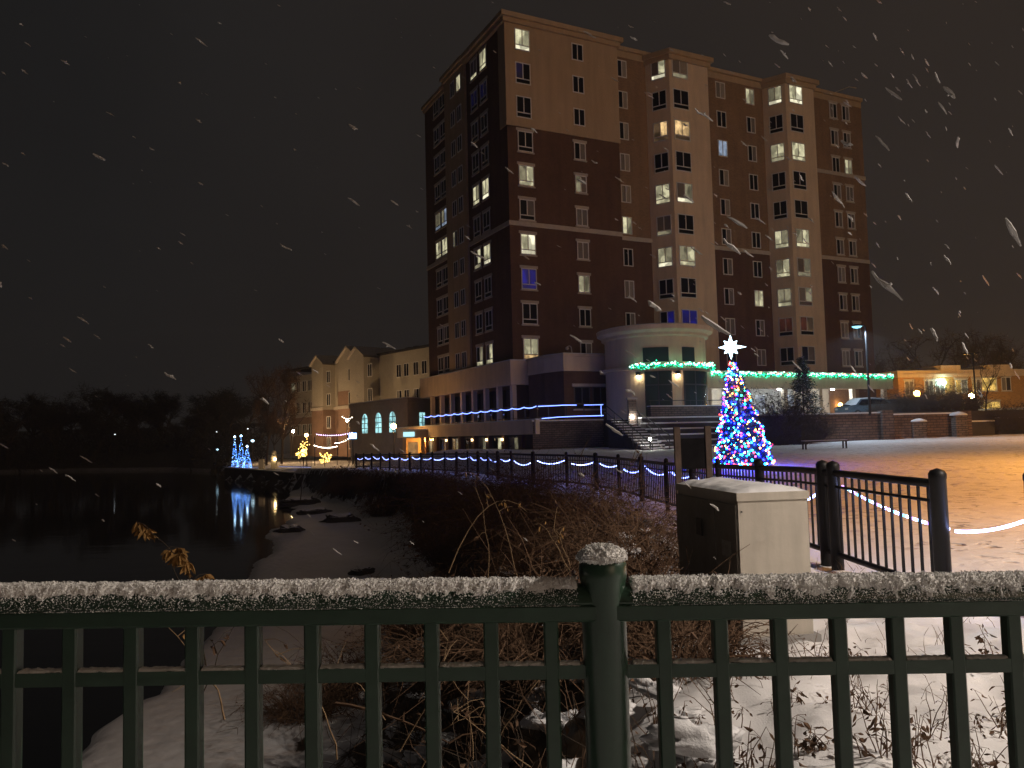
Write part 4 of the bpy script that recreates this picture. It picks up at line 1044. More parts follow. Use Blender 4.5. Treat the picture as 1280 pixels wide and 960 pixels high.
def car(name, label, base, rotz, body, snowed, s=1.0):
    t_ = thing(name, label, 'car', base, rotz, 'cars parked beside the canopy')
    prof = [(-2.2, .45), (-2.25, .85), (-1.95, 1.0), (-1.5, 1.06), (-.95, 1.5), (.2, 1.56), (1.35, 1.5), (2.0, 1.05), (2.25, .95), (2.25, .4), (-2.2, .35)]
    def loft(pf, ws):
        b = MB(); n = len(pf); vs = []
        for sgn in (-1, 1):
            for x, z in pf: vs.append((x, sgn * ws(z), z))
        b.add(vs, [tuple(range(n)), tuple(range(2 * n - 1, n - 1, -1))] + [(i, n + i, n + (i + 1) % n, (i + 1) % n) for i in range(n)])
        return b
    b = loft(prof, lambda z: .88 if z < 1.07 else .88 - (z - 1.06) * .45); b.build('body', body, t_)
    for sgn in (-1, 1):
        pf = [(-1.3, 1.08), (-.85, 1.44), (.2, 1.49), (1.25, 1.43), (1.75, 1.08)]
        b = MB(); yy = lambda z: sgn * (.892 - (z - 1.06) * .45); n = len(pf)
        b.add([(x, yy(z), z) for x, z in pf], [tuple(range(n)) if sgn < 0 else tuple(range(n - 1, -1, -1))]); b.build('side_window', PANE['d'], t_)
    for x in (-1.4, 1.4):
        for sgn in (-1, 1):
            b = MB(); b.tube([(x, sgn * .7, .33), (x, sgn * .9, .33)], .33, 14); o = b.build('wheel', mat('tyre', (.015, .015, .016), .9), t_)
            b = MB(); b.tube([(x, sgn * .901, .33), (x, sgn * .91, .33)], .2, 12); b.build('rim', concrete, o)
    b = MB(); b.box(-2.27, -2.2, -.8, -.5, .68, .82); b.box(-2.27, -2.2, .5, .8, .68, .82); b.build('headlight', stone, t_)
    if snowed:
        pf = [(-1.95, 1.01), (-1.5, 1.07), (-1.25, 1.27), (-.95, 1.51), (.2, 1.57), (1.35, 1.51), (2.0, 1.06)]
        b = MB(); k = len(pf); vs = []
        for x, z in pf:
            w_ = .86 if z < 1.07 else .86 - (z - 1.06) * .45
            for j in range(7): u = j / 3 - 1; vs.append((x, u * w_, z + .1 * (1 - u * u) + .004))
        b.add(vs, [(i * 7 + j, (i + 1) * 7 + j, (i + 1) * 7 + j + 1, i * 7 + j + 1) for i in range(k - 1) for j in range(6)]); b.build('snow_cover', snow, t_, sm=True)
    return t_
q = at(1082, 517, 65); car('parked_car', 'snow covered car parked at the end of the canopy beside the warm light', (q.x, q.y, TZ - .3), .25, mat('blue_grey_paint', (.06, .09, .11), .35), True)
q = at(1113, 517, 66.5); car('parked_car', 'dark car parked to the right of the snow covered car', (q.x, q.y, TZ - .35), .35, mat('black_paint', (.015, .015, .017), .35), False)

# ------------------------------------------------------------------ street lamps
sod = mat('sodium_glow', (.9, .7, .4), .5, emit=(1, .5, .14), estr=130)
sodr = mat('sodium_bright', (.9, .7, .4), .5, emit=(1, .47, .08), estr=520)
sodw = mat('warm_globe_glow', (.9, .8, .5), .5, emit=(1, .62, .24), estr=45)
ledm = mat('led_glow', (.5, .8, 1), .5, emit=(.3, .8, 1), estr=1.7)
coolm = mat('cool_lamp_glow', (.8, .9, 1), .5, emit=(.6, 1, .85), estr=90)
def globe_lamp(label, px, py, Y, zb, m_, r=.22, group='globe street lamps'):
    q = at(px, py, Y); t_ = thing('street_lamp', label, 'street lamp', (q.x, q.y, zb), 0, group); h = q.z - zb
    b = MB(); b.lathe([(.12, -.2), (.12, .3), (.06, .4), (.045, h - r), (.1, h - r * .9)], (0, 0, 0), 8); b.build('pole', darkm, t_)
    b = MB(); b.ball((0, 0, h), r, 0, 10, 6); b.build('globe', m_, t_)
    b = MB(); b.lathe([(r * .5, h + r * .9), (r * .2, h + r * 1.3), (.01, h + r * 1.5)], (0, 0, 0), 8); b.build('cap', darkm, t_)
globe_lamp('orange globe street lamp before the arched window building', 492, 533, 79, -.9, sod, .26)
globe_lamp('distant orange globe street lamp above the lit yellow tree', 383, 544, 92, -1.5, sodw, .2)
globe_lamp('warm globe lamp at the left end of the yellow lit brick building', 1146, 492, 97, TZ, sodr, .36)
globe_lamp('warm globe lamp in front of the yellow lit brick building, beside the bare young tree', 1214.5, 495, 97, TZ, sodr, .33)
q = at(1078, 408, 57.8)
t_ = thing('street_lamp', 'tall street lamp with a glowing blue white head before the tower', 'street lamp', (at(1087, 505, 57.8).x, q.y, TZ - .2))
h = q.z - TZ + .2
b = MB(); b.tube([(0, 0, 0), (0, 0, h)], [.1, .07], 8); b.build('pole', darkm, t_)
b = MB(); b.tube([(0, 0, h), (-.25, 0, h + .12), (-.5, 0, h + .1)], .05, 6); b.build('arm', darkm, t_)
b = MB(); b.lathe([(.42, 0), (.34, .1), (.1, .16), (.01, .17)], (-.62, 0, h + .01), 12); o = b.build('head', darkm, t_)
b = MB(); b.lathe([(.01, -.16), (.25, -.1), (.36, -.003)], (-.62, 0, h + .01), 12); b.build('lens', ledm, o)
def lamp_spot(parent, loc, color, power, ang=150, r=.12, name='lamp_light', blend=.2):
    l = bpy.data.lights.new(name, 'SPOT'); l.energy = power; l.color = color; l.shadow_soft_size = r; l.spot_size = math.radians(ang); l.spot_blend = blend
    return link(name, l, parent, loc)
lamp_spot(t_, (-.62, 0, h - .22), (.62, .8, 1), 2200)
q = at(1216, 443, 76)
t_ = thing('street_lamp', 'unlit lamp post with a dark flat twin head at the right', 'street lamp', (q.x, q.y, TZ)); h = q.z - TZ
b = MB(); b.tube([(0, 0, 0), (0, 0, h)], [.1, .07], 8); b.build('pole', darkm, t_)
for x in (-.6, .25): b = MB(); b.box(x - .3, x + .3, -.2, .2, h, h + .16); b.build('head', darkm, t_)
# lamps beside the bridge and plaza, just outside the picture, that light the snow
def road_lamp(label, x, y, zb, h, color, power, r=.12, rotz=0, spot=True, ang=160, blend=.5):
    t_ = thing('street_lamp', label, 'street lamp', (x, y, zb), rotz, 'road lamps beside the plaza')
    b = MB(); b.tube([(0, 0, -.2), (0, 0, h)], [.1, .06], 10); b.build('pole', darkm, t_)
    b = MB(); b.tube([(0, 0, h), (-.7, 0, h + .3), (-1.5, 0, h + .35)], .04, 8); b.build('arm', darkm, t_)
    b = MB(); b.lathe([(.2, 0), (.22, .06), (.12, .16), (.01, .18)], (-1.6, 0, h + .22), 12); b.build('head', darkm, t_)
    l = bpy.data.lights.new('lamp_light', 'SPOT' if spot else 'POINT'); l.energy = power; l.color = color; l.shadow_soft_size = r
    if spot: l.spot_size = math.radians(ang); l.spot_blend = blend
    o = link('lamp_light', l, t_, (-1.6, 0, h + .16))
road_lamp('warm white road lamp beside the bridge outside the view', 10.6, 2.6, 0, 6.5, (1, .87, .74), 4300, ang=140, blend=.3)
road_lamp('orange road lamp beside the near part of the plaza outside the view', 15.5, 13, 0, 8, (1, .44, .13), 3900, ang=132)
road_lamp('orange road lamp at the right side of the plaza outside the view', 26, 24, 0, 8, (1, .43, .08), 11500, ang=150)
road_lamp('orange road lamp at the far right of the plaza outside the view', 41, 46, .6, 8, (1, .43, .08), 6500)
# tall lamp on the promenade, plus one added to light the hotel left wing
pg = mat('promenade_globe', (.9, .7, .4), .5, emit=(1, .62, .3), estr=850)
for px, py, Y, lb in ((434, 527, 106, 'tall thin orange street lamp before the gabled hotel'), (366, 540, 121, 'added orange street lamp lighting the hotel left wing')):
    q = at(px, py, Y); t_ = thing('street_lamp', lb, 'street lamp', (q.x, q.y, -1.2))
    b = MB(); b.tube([(0, 0, 0), (0, 0, q.z + 1.2)], [.08, .05], 8); b.build('pole', darkm, t_)
    b = MB(); b.ball((0, 0, q.z + 1.35), .19 if px > 400 else .25, 0, 8, 5); b.build('globe', pg, t_)

# ------------------------------------------------------------------ right hand brick building
BY = 108; q = at(1125, 515, BY); q2 = at(1330, 515, 112)
rb = thing('brick_apartment_block', 'two storey brick block lit yellow by street lamps at the far right', 'building', (q.x, q.y, TZ - .5), math.atan2(q2.y - q.y, q2.x - q.x))
Lr = (q2 - q).length; zt = zat(1230, 462, BY) - TZ + .5
b = MB(); b.box(0, Lr, 0, 14, 0, zt - .8); b.build('wall', mat('yellow_brick', (.42, .23, .065), .9, .15, .6, brick=(.24, .08, .012)), rb)
b = MB(); b.box(-.2, Lr, -.25, 14, zt - .797, zt - .35); b.build('cornice', cream, rb)
b = MB()
for x0, x1, dz in ((0, Lr, 0), (6.5, 9.5, .7), (14, 17.5, .7)): b.box(x0, x1, .02 - dz * .03, 13, zt - .347, zt + .1 + dz)
b.build('parapet', rb.children[0].data.materials[0], rb)
b = MB(); b.box(0, Lr, .1, 13, zt + .103, zt + .17); b.build('roof_snow', snow, rb)
ww = 0
for px, z, sp_, w in ((1138, 4.6, 'gg', 1.4), (1165, 4.6, 'gw', 1.4), (1180, 4.6, 'wW', 1.5), (1210, 4.7, 'yw', 1.9), (1231, 4.7, 'yg', 1.3), (1249, 4.9, 'yy', 2.4), (1273, 4.9, 'gd', 1.5), (1250, 1.6, 'yy', 2.8), (1228, 1.6, 'yw', 1.6), (1205, 1.6, 'gy', 1.6)):
    x = (at(px, 490, BY).x - q.x) / math.cos(rb.rotation_euler.z); window(rb, x, -.003, z, 0, w, 1.9, sp_, False, True)
x = (at(1188, 478, BY).x - q.x); b = MB(); b.ball((x - .6, -.45, zat(1188, 478, BY) - TZ + .5), .3, 0, 8, 5); b.build('wall_lamp', coolm, rb)
for i, (px, Y, h, w) in enumerate(((1112, 120, 11, 5), (1135, 128, 13, 6), (1165, 130, 14, 7), (1200, 128, 15, 7), (1240, 130, 14, 7), (1272, 126, 13, 6))):
    q = at(px, 515, Y); bare_tree('bare_tree', 'dark bare tree behind the yellow lit block, number %s from the tower' % ('one two three four five six'.split()[i]), (q.x, q.y, 2), h, w, 300 + i, 'tree', 'bare trees behind the brick block', 1500)

# ------------------------------------------------------------------ hotel on the left
hA, hB = at(560, 540, 106), at(345, 545, 147)
hd = (hB - hA); hd.z = 0; HL = hd.length; hrot = math.atan2(-hd.y, -hd.x)
HB = Vector((hB.x, hB.y, -1.0))
hot = thing('gabled_hotel', 'pale four storey hotel with three gables beyond the tower', 'hotel', HB, hrot)
hc, hs = math.cos(hrot), math.sin(hrot)
def on_hotel(px, py, yl=0):
    d = ray(px, py); nx, ny = -hs, hc; c0 = HB + Vector((-hs * yl, hc * yl, 0)); t = (c0.x * nx + c0.y * ny) / (d.x * nx + d.y * ny); w = d * t
    return (w.x - HB.x) * hc + (w.y - HB.y) * hs, EYE + w.z + 1.0
hw = mat('hotel_siding', (.5, .46, .38), .85, .08, 1); hbk = mat('hotel_brick', (.27, .17, .12), .9, .2, .8)
hx = lambda px: on_hotel(px, 480)[0]
ze = on_hotel(500, 440)[1]
x0, x1, x2, x3, x4, x5, x6 = hx(358), hx(407), hx(431), hx(456), hx(472), hx(494), hx(560)
b = MB(); b.box(hx(362), x1, 0, 12, 0, ze * .93, 0); b.build('left_wing', hw, hot)
HBZ = ze * .5
b = MB(); b.box(x1, x6, 0, 12, HBZ, ze); b.build('main_wall', hw, hot)
b = MB(); b.box(x1, x6, -.06, 12.05, 0, HBZ - .003); b.build('brick_base', hbk, hot)
b = MB(); b.box(hx(362) + .1, x1 - .003, -.05, -.003, 0, ze * .44); b.build('brick_base', hbk, hot)
b = MB(); b.box(hx(362) + .1, x1 - .003, -.25, -.003, ze * .44 + .003, ze * .44 + .35); b.build('band_course', stone, hot)
b = MB(); b.box(hx(362), x6 + .1, -.4, 12.4, ze + .003, ze + .3); b.build('roof', roofm, hot)
b = MB(); b.box(x1 + .1, x6, -.35, -.063, HBZ - .1, HBZ + .4); b.build('band_course', stone, hot)
def gable(xa, xb, proj, apexpy, apexpx, nm='gable_bay'):
    zz = on_hotel(apexpx, apexpy, -proj)[1]; xm = (xa + xb) / 2; b = MB()
    pl = [(xa, HBZ), (xb, HBZ), (xb, ze), (xm, zz), (xa, ze)]
    n = 5; vs = [(x, -proj, z) for x, z in pl] + [(x, 3, z) for x, z in pl]
    b.add(vs, [tuple(range(n)), tuple(range(2 * n - 1, n - 1, -1))] + [(i, n + i, n + (i + 1) % n, (i + 1) % n) for i in range(n)]); o = b.build(nm, hw, hot)
    b = MB()
    for (xa_, za_), (xb_, zb_) in (((xa - .4, ze - .3), (xm, zz + .1)), ((xm, zz + .1), (xb + .4, ze - .3))):
        b.add([(xa_, -proj - .3, za_), (xb_, -proj - .3, zb_), (xb_, 4, zb_), (xa_, 4, za_), (xa_, -proj - .3, za_ + .25), (xb_, -proj - .3, zb_ + .25), (xb_, 4, zb_ + .25), (xa_, 4, za_ + .25)], [(0, 1, 5, 4), (4, 5, 6, 7), (0, 3, 2, 1)])
    b.build('gable_roof', stone, o)
    b = MB(); b.box(xa, xb, -proj - .03, 3, 0, HBZ - .003); b.build('brick_base', hbk, o)
    b = MB(); b.box(xa - .15, xb + .15, -proj - .25, -proj - .033, HBZ - .1, HBZ + .4); b.build('band_course', stone, o)
gable(hx(405), hx(419), 2.2, 443, 413); gable(hx(431), hx(456), 1.2, 433, 443); gable(hx(456), hx(474), 2.6, 432, 464)
b = MB(); b.box(hx(431), hx(455), -1.24, -1.201, HBZ + .41, ze * .68); b.build('brick_panel', hbk, hot)
for px in (499, 508.5, 520.5, 531):
    for z in (ze * .82, ze * .57, ze * .3, ze * .1): window(hot, hx(px), -.003 if z > HBZ else -.065, z, 0, 1.3, 1.9, 'gd' if R.random() < .5 else 'dd', False, False)
for px, pj in ((411, 2.2), (438.5, 1.25), (448, 1.25), (463, 2.6)):
    for z in (ze * .84, ze * .6, ze * .36, ze * .14): 
        xx = on_hotel(px, 480, -pj)[0]; window(hot, xx, -pj - .043, z, 0, 1.3, 1.9, 'dd', False, False)
for px in (367, 374, 381, 388, 395, 401):
    for z in (ze * .8, ze * .55, ze * .3): window(hot, hx(px), -.053, z, 0, 1.6, 1.9, 'Ww' if (px == 367 and z > ze * .7) else 'dg', False, False)
for px in (482, 509, 519):
    q = on_hotel(px, 430, 4)[0]; b = MB(); b.box(q - .6, q + .6, 4, 5.2, ze + .3, ze + 1.3); b.build('chimney', roofm, hot)

# arched window building
c0 = at(510, 560, 86); c1 = at(438, 560, 99)
ab = thing('arched_hall', 'low grey brick hall with tall lit arched windows left of the tower', 'building', (c0.x, c0.y, -1), 0)
d1 = (c1 - c0); d1.z = 0; L1 = d1.length; r1 = math.atan2(-d1.y, -d1.x)
d2 = Vector((hd.y, -hd.x, 0)); d2 = Vector((math.cos(r1 + PI / 2), math.sin(r1 + PI / 2), 0))
hall_m = mat('hall_grey_brick', (.24, .2, .185), .9, .15, 1)
rt = zat(510, 497, 86) + 1
P = [Vector((0, 0, 0)), d1.copy()]; e2 = at(545, 560, 92) - c0; e2.z = 0
pl = [(d1.x, d1.y), (0, 0), (e2.x, e2.y), (e2.x + d1.x, e2.y + d1.y + 4)]
b = MB(); b.prism(pl, 0, rt - .5); b.build('wall', hall_m, ab)
cen = Vector((sum(p_[0] for p_ in pl) / 4, sum(p_[1] for p_ in pl) / 4))
b = MB(); b.prism([tuple(cen + (Vector(p_) - cen) * 1.03) for p_ in pl], rt - .497, rt); b.build('cornice', hall_m, ab)
b = MB(); b.prism([tuple(cen + (Vector(p_) - cen) * 1.0) for p_ in pl], rt + .003, rt + .1); b.build('roof_snow', snow, ab)
def arch_win(pos, rotz, w, h, arch=True):
    pf = [(-w / 2, 0), (w / 2, 0)] + [((w / 2) * math.cos(k * PI / 10), h - w / 2 + (w / 2) * math.sin(k * PI / 10)) for k in range(11)] if arch else [(-w / 2, 0), (w / 2, 0), (w / 2, h), (-w / 2, h)]
    b = MB(); b.add([(x * 1.15, -.03, z * 1.03 - .05) for x, z in pf], [tuple(range(len(pf)))]); o = b.build('window', stone, ab, loc=pos, rotz=rotz)
    b = MB(); b.add([(x, -.05, z) for x, z in pf], [tuple(range(len(pf)))]); b.build('pane', PANE['t'], o)
    b = MB()
    for k in (1, 2, 3): b.box(-w / 2, w / 2, -.08, -.055, h * k / 4 - .04, h * k / 4 + .04)
    b.box(-.04, .04, -.085, -.056, 0, h - .1); b.build('glazing_bar', dframe, o)
zb_ = zat(470, 541, 92) + 1; zh = zat(470, 516, 92) + 1 - zb_
def on_seg(px, A, B):
    d = ray(px, 530); n_ = Vector((-(B - A).y, (B - A).x, 0)); t = (A.x * n_.x + A.y * n_.y) / (d.x * n_.x + d.y * n_.y); return Vector((d.x * t, d.y * t, 0))
for px in (456.5, 473.5, 491):
    w_ = on_seg(px, Vector((c0.x, c0.y, 0)), Vector((c1.x, c1.y, 0))); arch_win((w_.x - c0.x, w_.y - c0.y, zb_), r1, 1.6, zh)
w_ = on_seg(527.5, Vector((c0.x, c0.y, 0)), Vector((c0.x + e2.x, c0.y + e2.y, 0))); arch_win((w_.x - c0.x, w_.y - c0.y, zb_ - .2), math.atan2(e2.y, e2.x), 1.25, zh, False)

# lit entrance on the far end of the terrace
q = at(525, 570, 79)
en = thing('lit_entrance', 'low orange lit entrance porch with a white sign below the tower', 'entrance', (q.x, q.y, -1), math.radians(6))
b = MB(); b.box(-1.65, 1.8, 0, 3, 2.6 + .0, 3.35); b.build('porch_roof', mat('porch_stucco', (.6, .42, .22), .8, .1, 1), en)
b = MB(); b.box(-1.7, 1.85, -.05, 3, 3.353, 3.45); b.build('roof_snow', snow, en)
for x in (-1.5, .3, 1.6): b = MB(); b.box(x - .18, x + .18, .1, .5, 0, 2.597); b.build('column', MATS['porch_stucco'], en)
b = MB(); b.box(-1.65, 1.8, 2.6, 2.8, 0, 2.597); b.build('back_wall', MATS['porch_stucco'], en)
for x in (-.7, .95): b = MB(); b.box(x - .5, x + .5, 2.5, 2.59, .1, 2.2); b.build('door', litpane('porch_door_%d' % (x > 0), (1, .55, .2), .22), en)
b = MB(); b.box(-1.6, -.5, -.08, -.003, 2.75, 3.2); b.build('sign', mat('sign_glow', (.5, .8, 1), .4, emit=(.45, .85, 1), estr=1.3), en)
b = MB(); b.ball((.3, .9, 2.42), .14, 0, 8, 5, .5); b.build('ceiling_lamp', mat('porch_lamp', (1, .6, .2), .5, emit=(1, .45, .1), estr=900), en)

# blue neon sign on a post
q = at(441, 545, 84); sgn = thing('lit_sign', 'small glowing blue white sign on a post before the arched hall', 'sign', (q.x, q.y, -1))
b = MB(); b.tube([(0, 0, 0), (0, 0, q.z + .7)], .05, 6); b.build('post', darkm, sgn)
b = MB(); b.box(-.38, .38, -.06, .06, q.z + .72, q.z + 1.3); b.build('panel', mat('blue_sign_glow', (.3, .6, 1), .4, emit=(.2, .5, 1), estr=9), sgn)
# patio string lights
plm = mat('patio_bulb_glow', (1, .9, .8), .5, emit=(1, .85, .68), estr=16); pl2 = mat('patio_bulb_pink', (1, .6, .7), .5, emit=(.8, .55, 1), estr=9)
for (pa, pb, Y0, Y1, n_, m_, lb) in (((393, 556), (421, 557), 86, 86, 16, plm, 'bright row of white patio bulbs hanging over the promenade'), ((396, 542), (440, 540), 86, 84, 16, pl2, 'upper row of pinkish patio bulbs on a wire beside the blue sign'), ((419, 553), (440, 544), 86, 84, 8, plm, 'short slanted row of white patio bulbs by the blue sign'), ((428, 520), (440, 521), 88, 88, 5, plm, 'small cluster of bulbs high on the hall corner')):
    a, c = at(*pa, Y0), at(*pb, Y1); pts = swag(a, c, .2, n_)
    t_ = thing('patio_lights', lb, 'string lights', a, 0, 'patio lights by the promenade')
    b = MB(); b.tube(pts, .012, 4); b.build('wire', darkm, t_, True)
    for p_ in pts: b = MB(); b.octa(p_ - Vector((0, 0, .08)), .055); b.build('bulb', m_, t_, True)
for px in (393, 421, 440):
    q = at(px, 556, 86); t_ = thing('light_pole', 'thin dark pole holding patio lights, %s' % {393: 'left of the bright row', 421: 'right of the bright row', 440: 'under the blue sign'}[px], 'pole', (q.x, q.y + .12, -1.1), 0, 'poles of the patio lights')
    b = MB(); b.tube([(0, 0, 0), (0, 0, 3.1)], .045, 6); b.build('pole', darkm, t_)
gold = mat('gold_fairy_glow', (1, .8, .3), .5, emit=(1, .62, .14), estr=11)
for px, Y, h, w, nl, lb in ((379, 90, 3.0, 1.3, 110, 'bare tree wrapped in golden fairy lights under the street lamp'), (405, 88, 1.7, .9, 50, 'small shrub like tree with golden fairy lights below the patio bulbs')):
    q = at(px, 575, Y); bare_tree('lit_tree', lb, (q.x, q.y, -1.4), h, w, int(px), 'tree', 'trees with golden lights', 260, lights=(gold, nl, .05))
# blue light trees on the wharf
bl = mat('light_tree_blue', (.1, .3, 1), .5, emit=(.1, .32, 1), estr=6); blw = mat('light_tree_white', (.6, .8, 1), .5, emit=(.45, .75, 1), estr=12)
for px, top, bw, lb in ((293.5, 546, .42, 'tallest slim blue light tree at the left of the wharf group'), (301.5, 545, .5, 'middle blue light tree of the wharf group, in front of its neighbour'), (309, 558, .6, 'shortest blue light tree at the right of the wharf group')):
    q = at(px, 590, 103); zb0 = -1.75; h = zat(px, top, 103) - zb0
    t_ = thing('light_tree', lb, 'light sculpture', (q.x, q.y, zb0), 0, 'blue light trees on the wharf')
    b = MB(); b.tube([(0, 0, 0), (0, 0, h)], .04, 6); b.build('pole', darkm, t_)
    f = MB()
    for i in range(170):
        t = 1 - math.sqrt(R.random()); a = R.random() * 2 * PI; rr = bw * (1 - t) * .95 + .03; f.octa((rr * math.cos(a), rr * math.sin(a), t * h), .032, 1 if R.random() < .12 else 0)
    f.octa((0, 0, h), .16, 1); o = f.build('fairy_lights', [bl, blw], t_); o['kind'] = 'stuff'
# wharf
qw = thing('quay_wall', 'dark quay wall along the water below the blue light trees', 'wall', (-28, 88, -1.7))
pts = [(-36.2, 104.5), (-36.4, 101), (-30, 91.5), (-19.3, 75.2)]
b = MB()
for (xa, ya), (xb, yb) in zip(pts, pts[1:]):
    d = Vector((xb - xa, yb - ya)).normalized(); nn = Vector((d.y, -d.x)) * -.5
    b.prism([(xa, ya), (xb, yb), (xb + nn.x, yb + nn.y), (xa + nn.x, ya + nn.y)], -4, -1.55)
b.build('wall', dstone, qw, True)
b = MB()
for (xa, ya), (xb, yb) in zip(pts, pts[1:]):
    d = Vector((xb - xa, yb - ya)).normalized(); nn = Vector((d.y, -d.x)) * -.7
    b.prism([(xa, ya), (xb, yb), (xb + nn.x, yb + nn.y), (xa + nn.x, ya + nn.y)], -1.547, -1.45)
b.build('snow_cap', snow, qw, True)
q = at(337, 590, 92); t_ = thing('stone_gate', 'pale stone gate pillar with ball top and warm lamp on the wharf', 'gate', (q.x, q.y, -1.7))
for x in (-.9, .5):
    b = MB(); b.box(x - .28, x + .28, -.28, .28, 0, 1.7 if x > 0 else 1.3); b.build('pillar', stone, t_)
b = MB(); b.ball((.5, 0, 2.0), .3, 0, 10, 6); b.build('ball_cap', stone, t_)
b = MB(); b.ball((.75, -.4, 1.3), .15, 0, 8, 5); b.build('lamp', mat('gate_lamp', (1, .8, .4), .5, emit=(1, .7, .3), estr=30), t_)
b = MB(); b.tube([(-.9, 0, 1.2), (-.3, -.1, .6), (.5, 0, 1.2)], .03, 5); b.build('chain', darkm, t_)
pf_ = thing('promenade_fence', 'short dark fence with blue lights along the far promenade', 'fence', at(352, 580, 86))
pa, pb = at(349, 579, 88), at(389, 579, 80)
b = MB(); 
for zz in (.1, .9): b.tube([Vector((pa.x, pa.y, -1.2 + zz)), Vector((pb.x, pb.y, -1.1 + zz))], .04, 5)
for k in range(30):
    q = pa.lerp(pb, k / 29); b.box(q.x - .015, q.x + .015, q.y - .015, q.y + .015, -1.2, -.25)
b.build('fence_panel', darkm, pf_, True)
b = MB(); b.tube([Vector((pa.x, pa.y - .1, -1.15)), Vector((pb.x, pb.y - .1, -1.05))], .02, 5); b.build('light_strip', mat('far_strip', (.5, .6, 1), .5, emit=(.35, .45, 1), estr=.9), pf_, True)

# ------------------------------------------------------------------ far bank trees
fm = mat('far_twigs', (.02, .018, .017), .95, .3, 1)
ordn = 'first second third fourth fifth sixth seventh eighth ninth tenth eleventh twelfth thirteenth fourteenth fifteenth sixteenth seventeenth eighteenth nineteenth twentieth'.split()
fx = [(-15, 497), (12, 489), (40, 495), (66, 500), (92, 505), (116, 490), (138, 486), (160, 490), (184, 500), (206, 492), (228, 496), (246, 500), (262, 488), (284, 500), (306, 497)]
for i, (px, top) in enumerate(fx):
    Y = 156 + R.uniform(-4, 10) - (16 if px > 240 else 0); q = at(px, 570, Y); h = zat(px, top, Y) + 1.5
    bare_tree('riverside_tree', 'dark tree on the far river bank, %s from the left' % ordn[i], (q.x, q.y, -1.5), h, h * .62, 500 + i, 'tree', 'dark trees on the far bank', 3800, fm)
for i, (px, top, Y, h) in enumerate(((333, 462, 112, 12), (352, 458, 118, 13), (345, 500, 104, 7))):
    q = at(px, 575, Y); bare_tree('bare_tree', ('tall bare brown tree left of the hotel', 'tallest bare tree in front of the hotel left wing', 'small bare tree behind the stone gate')[i], (q.x, q.y, -1.7), zat(px, top, Y) + 1.7, 4.5 if i < 2 else 2.5, 600 + i, 'tree', 'bare trees by the hotel', 1800)
b = MB()
rnd = random.Random(3)
for i in range(9000):
    px = rnd.uniform(-40, 330); Y = rnd.uniform(150, 162) - (18 if px > 240 else 0); q = at(px, 570, Y)
    z = rnd.uniform(-2.6, 3.2) * (1 if rnd.random() < .7 else 1.4)
    b.blade((q.x, q.y, z), (rnd.gauss(0, 1), rnd.gauss(0, .4), rnd.gauss(.6, 1)), rnd.uniform(.5, 1.4), rnd.uniform(.1, .3), 0, rnd)
o = b.build('bank_undergrowth', fm); tag(o, 'dark undergrowth along the far river bank', 'undergrowth', None, 'stuff')
wl = mat('far_lamp_glow', (.9, .95, 1), .5, emit=(.85, .95, 1), estr=2.2); wl2 = mat('far_lamp_cool', (.7, .9, 1), .5, emit=(.5, .8, 1), estr=2.5)
for px, py, Y, r, m_, lb in ((144, 543, 149, .13, wl, 'tiny lone lamp among the dark trees across the river'), (271, 540, 136, .13, wl, 'tiny lamp high above the left of the blue light trees'), (316, 551, 125, .3, wl2, 'bright bluish lamp just right of the blue light trees'), (272, 562, 134, .22, wl2, 'dim bluish lamp low at the left of the blue light trees'), (310, 536, 128, .12, wl, 'tiny lamp above the bright bluish lamp')):
    q = at(px, py, Y); t_ = thing('street_lamp', lb, 'street lamp', (q.x, q.y, -2), 0, 'small lamps across the river')
    b = MB(); b.tube([(0, 0, 0), (0, 0, q.z + 2)], .06, 5); b.build('pole', darkm, t_)
    b = MB(); b.ball((0, -.1, q.z + 2), r, 0, 8, 5, .7); b.build('lamp', m_, t_)

# ------------------------------------------------------------------ rocks on the shelf
def rock(label, px, py, w, h, seed):
    q = gpos(px, py); rnd = random.Random(seed)
    t_ = thing('shore_rock', label, 'rock', q, rnd.random() * 3, 'rocks along the snowy shore')
    for nm, m_, g, lift in (('stone', dstone, 1, 0), ('snow_cap', snow, .96, .1)):
        b = MB(); vs = []; n1, n2 = 20, 9
        for j in range(n2 + 1):
            for i in range(n1):
                a = 2 * PI * i / n1; t = (j / n2) * (1 if nm == 'stone' else .5) * PI * .55
                d = Vector((math.cos(a) * math.sin(t), math.sin(a) * math.sin(t), math.cos(t))); k = 1 + .35 * fbm(d.x * 1.6 + seed, d.y * 1.6, d.z * 1.6, 3)
                vs.append((d.x * w * k * g, d.y * w * .7 * k * g, d.z * h * k * g + lift * h * (1 if t < .6 else .4)))
        b.add(vs, [(j * n1 + i, (j + 1) * n1 + i, (j + 1) * n1 + (i + 1) % n1, j * n1 + (i + 1) % n1) for j in range(n2) for i in range(n1)])
        b.build(nm, m_, t_)
# ------------------------------------------------------------------ bank brush
def gpos(px, py):
    """where the picture's ray meets the ground"""
    d = ray(px, py); lo = 2.0
    prev = None; Y = 2.0
    while Y < 120:
        x = d.x * Y / d.y; z = EYE + d.z * Y / d.y
        if z <= ground(x, Y, False)[0]: return Vector((x, Y, ground(x, Y, True)[0]))
        Y *= 1.012
    return None
for i, (px, py, w, h, lb) in enumerate(((374, 630, 1.9, .4, 'flat dark rock near the far end of the snowy shelf'), (392, 642, 1.2, .3, 'small dark rock in the middle of the far snowy shelf'), (362, 664, 1.0, .3, 'long dark rock at the water edge of the snowy shelf'), (425, 652, 1.0, .4, 'dark rock at the foot of the brush by the shelf'), (452, 716, .55, .22, 'snow topped rock at the near edge of the shelf by the brush'), (330, 690, .7, .14, 'low dark rock lying in the water edge'))):
    rock(lb, px, py, w, h, 40 + i)
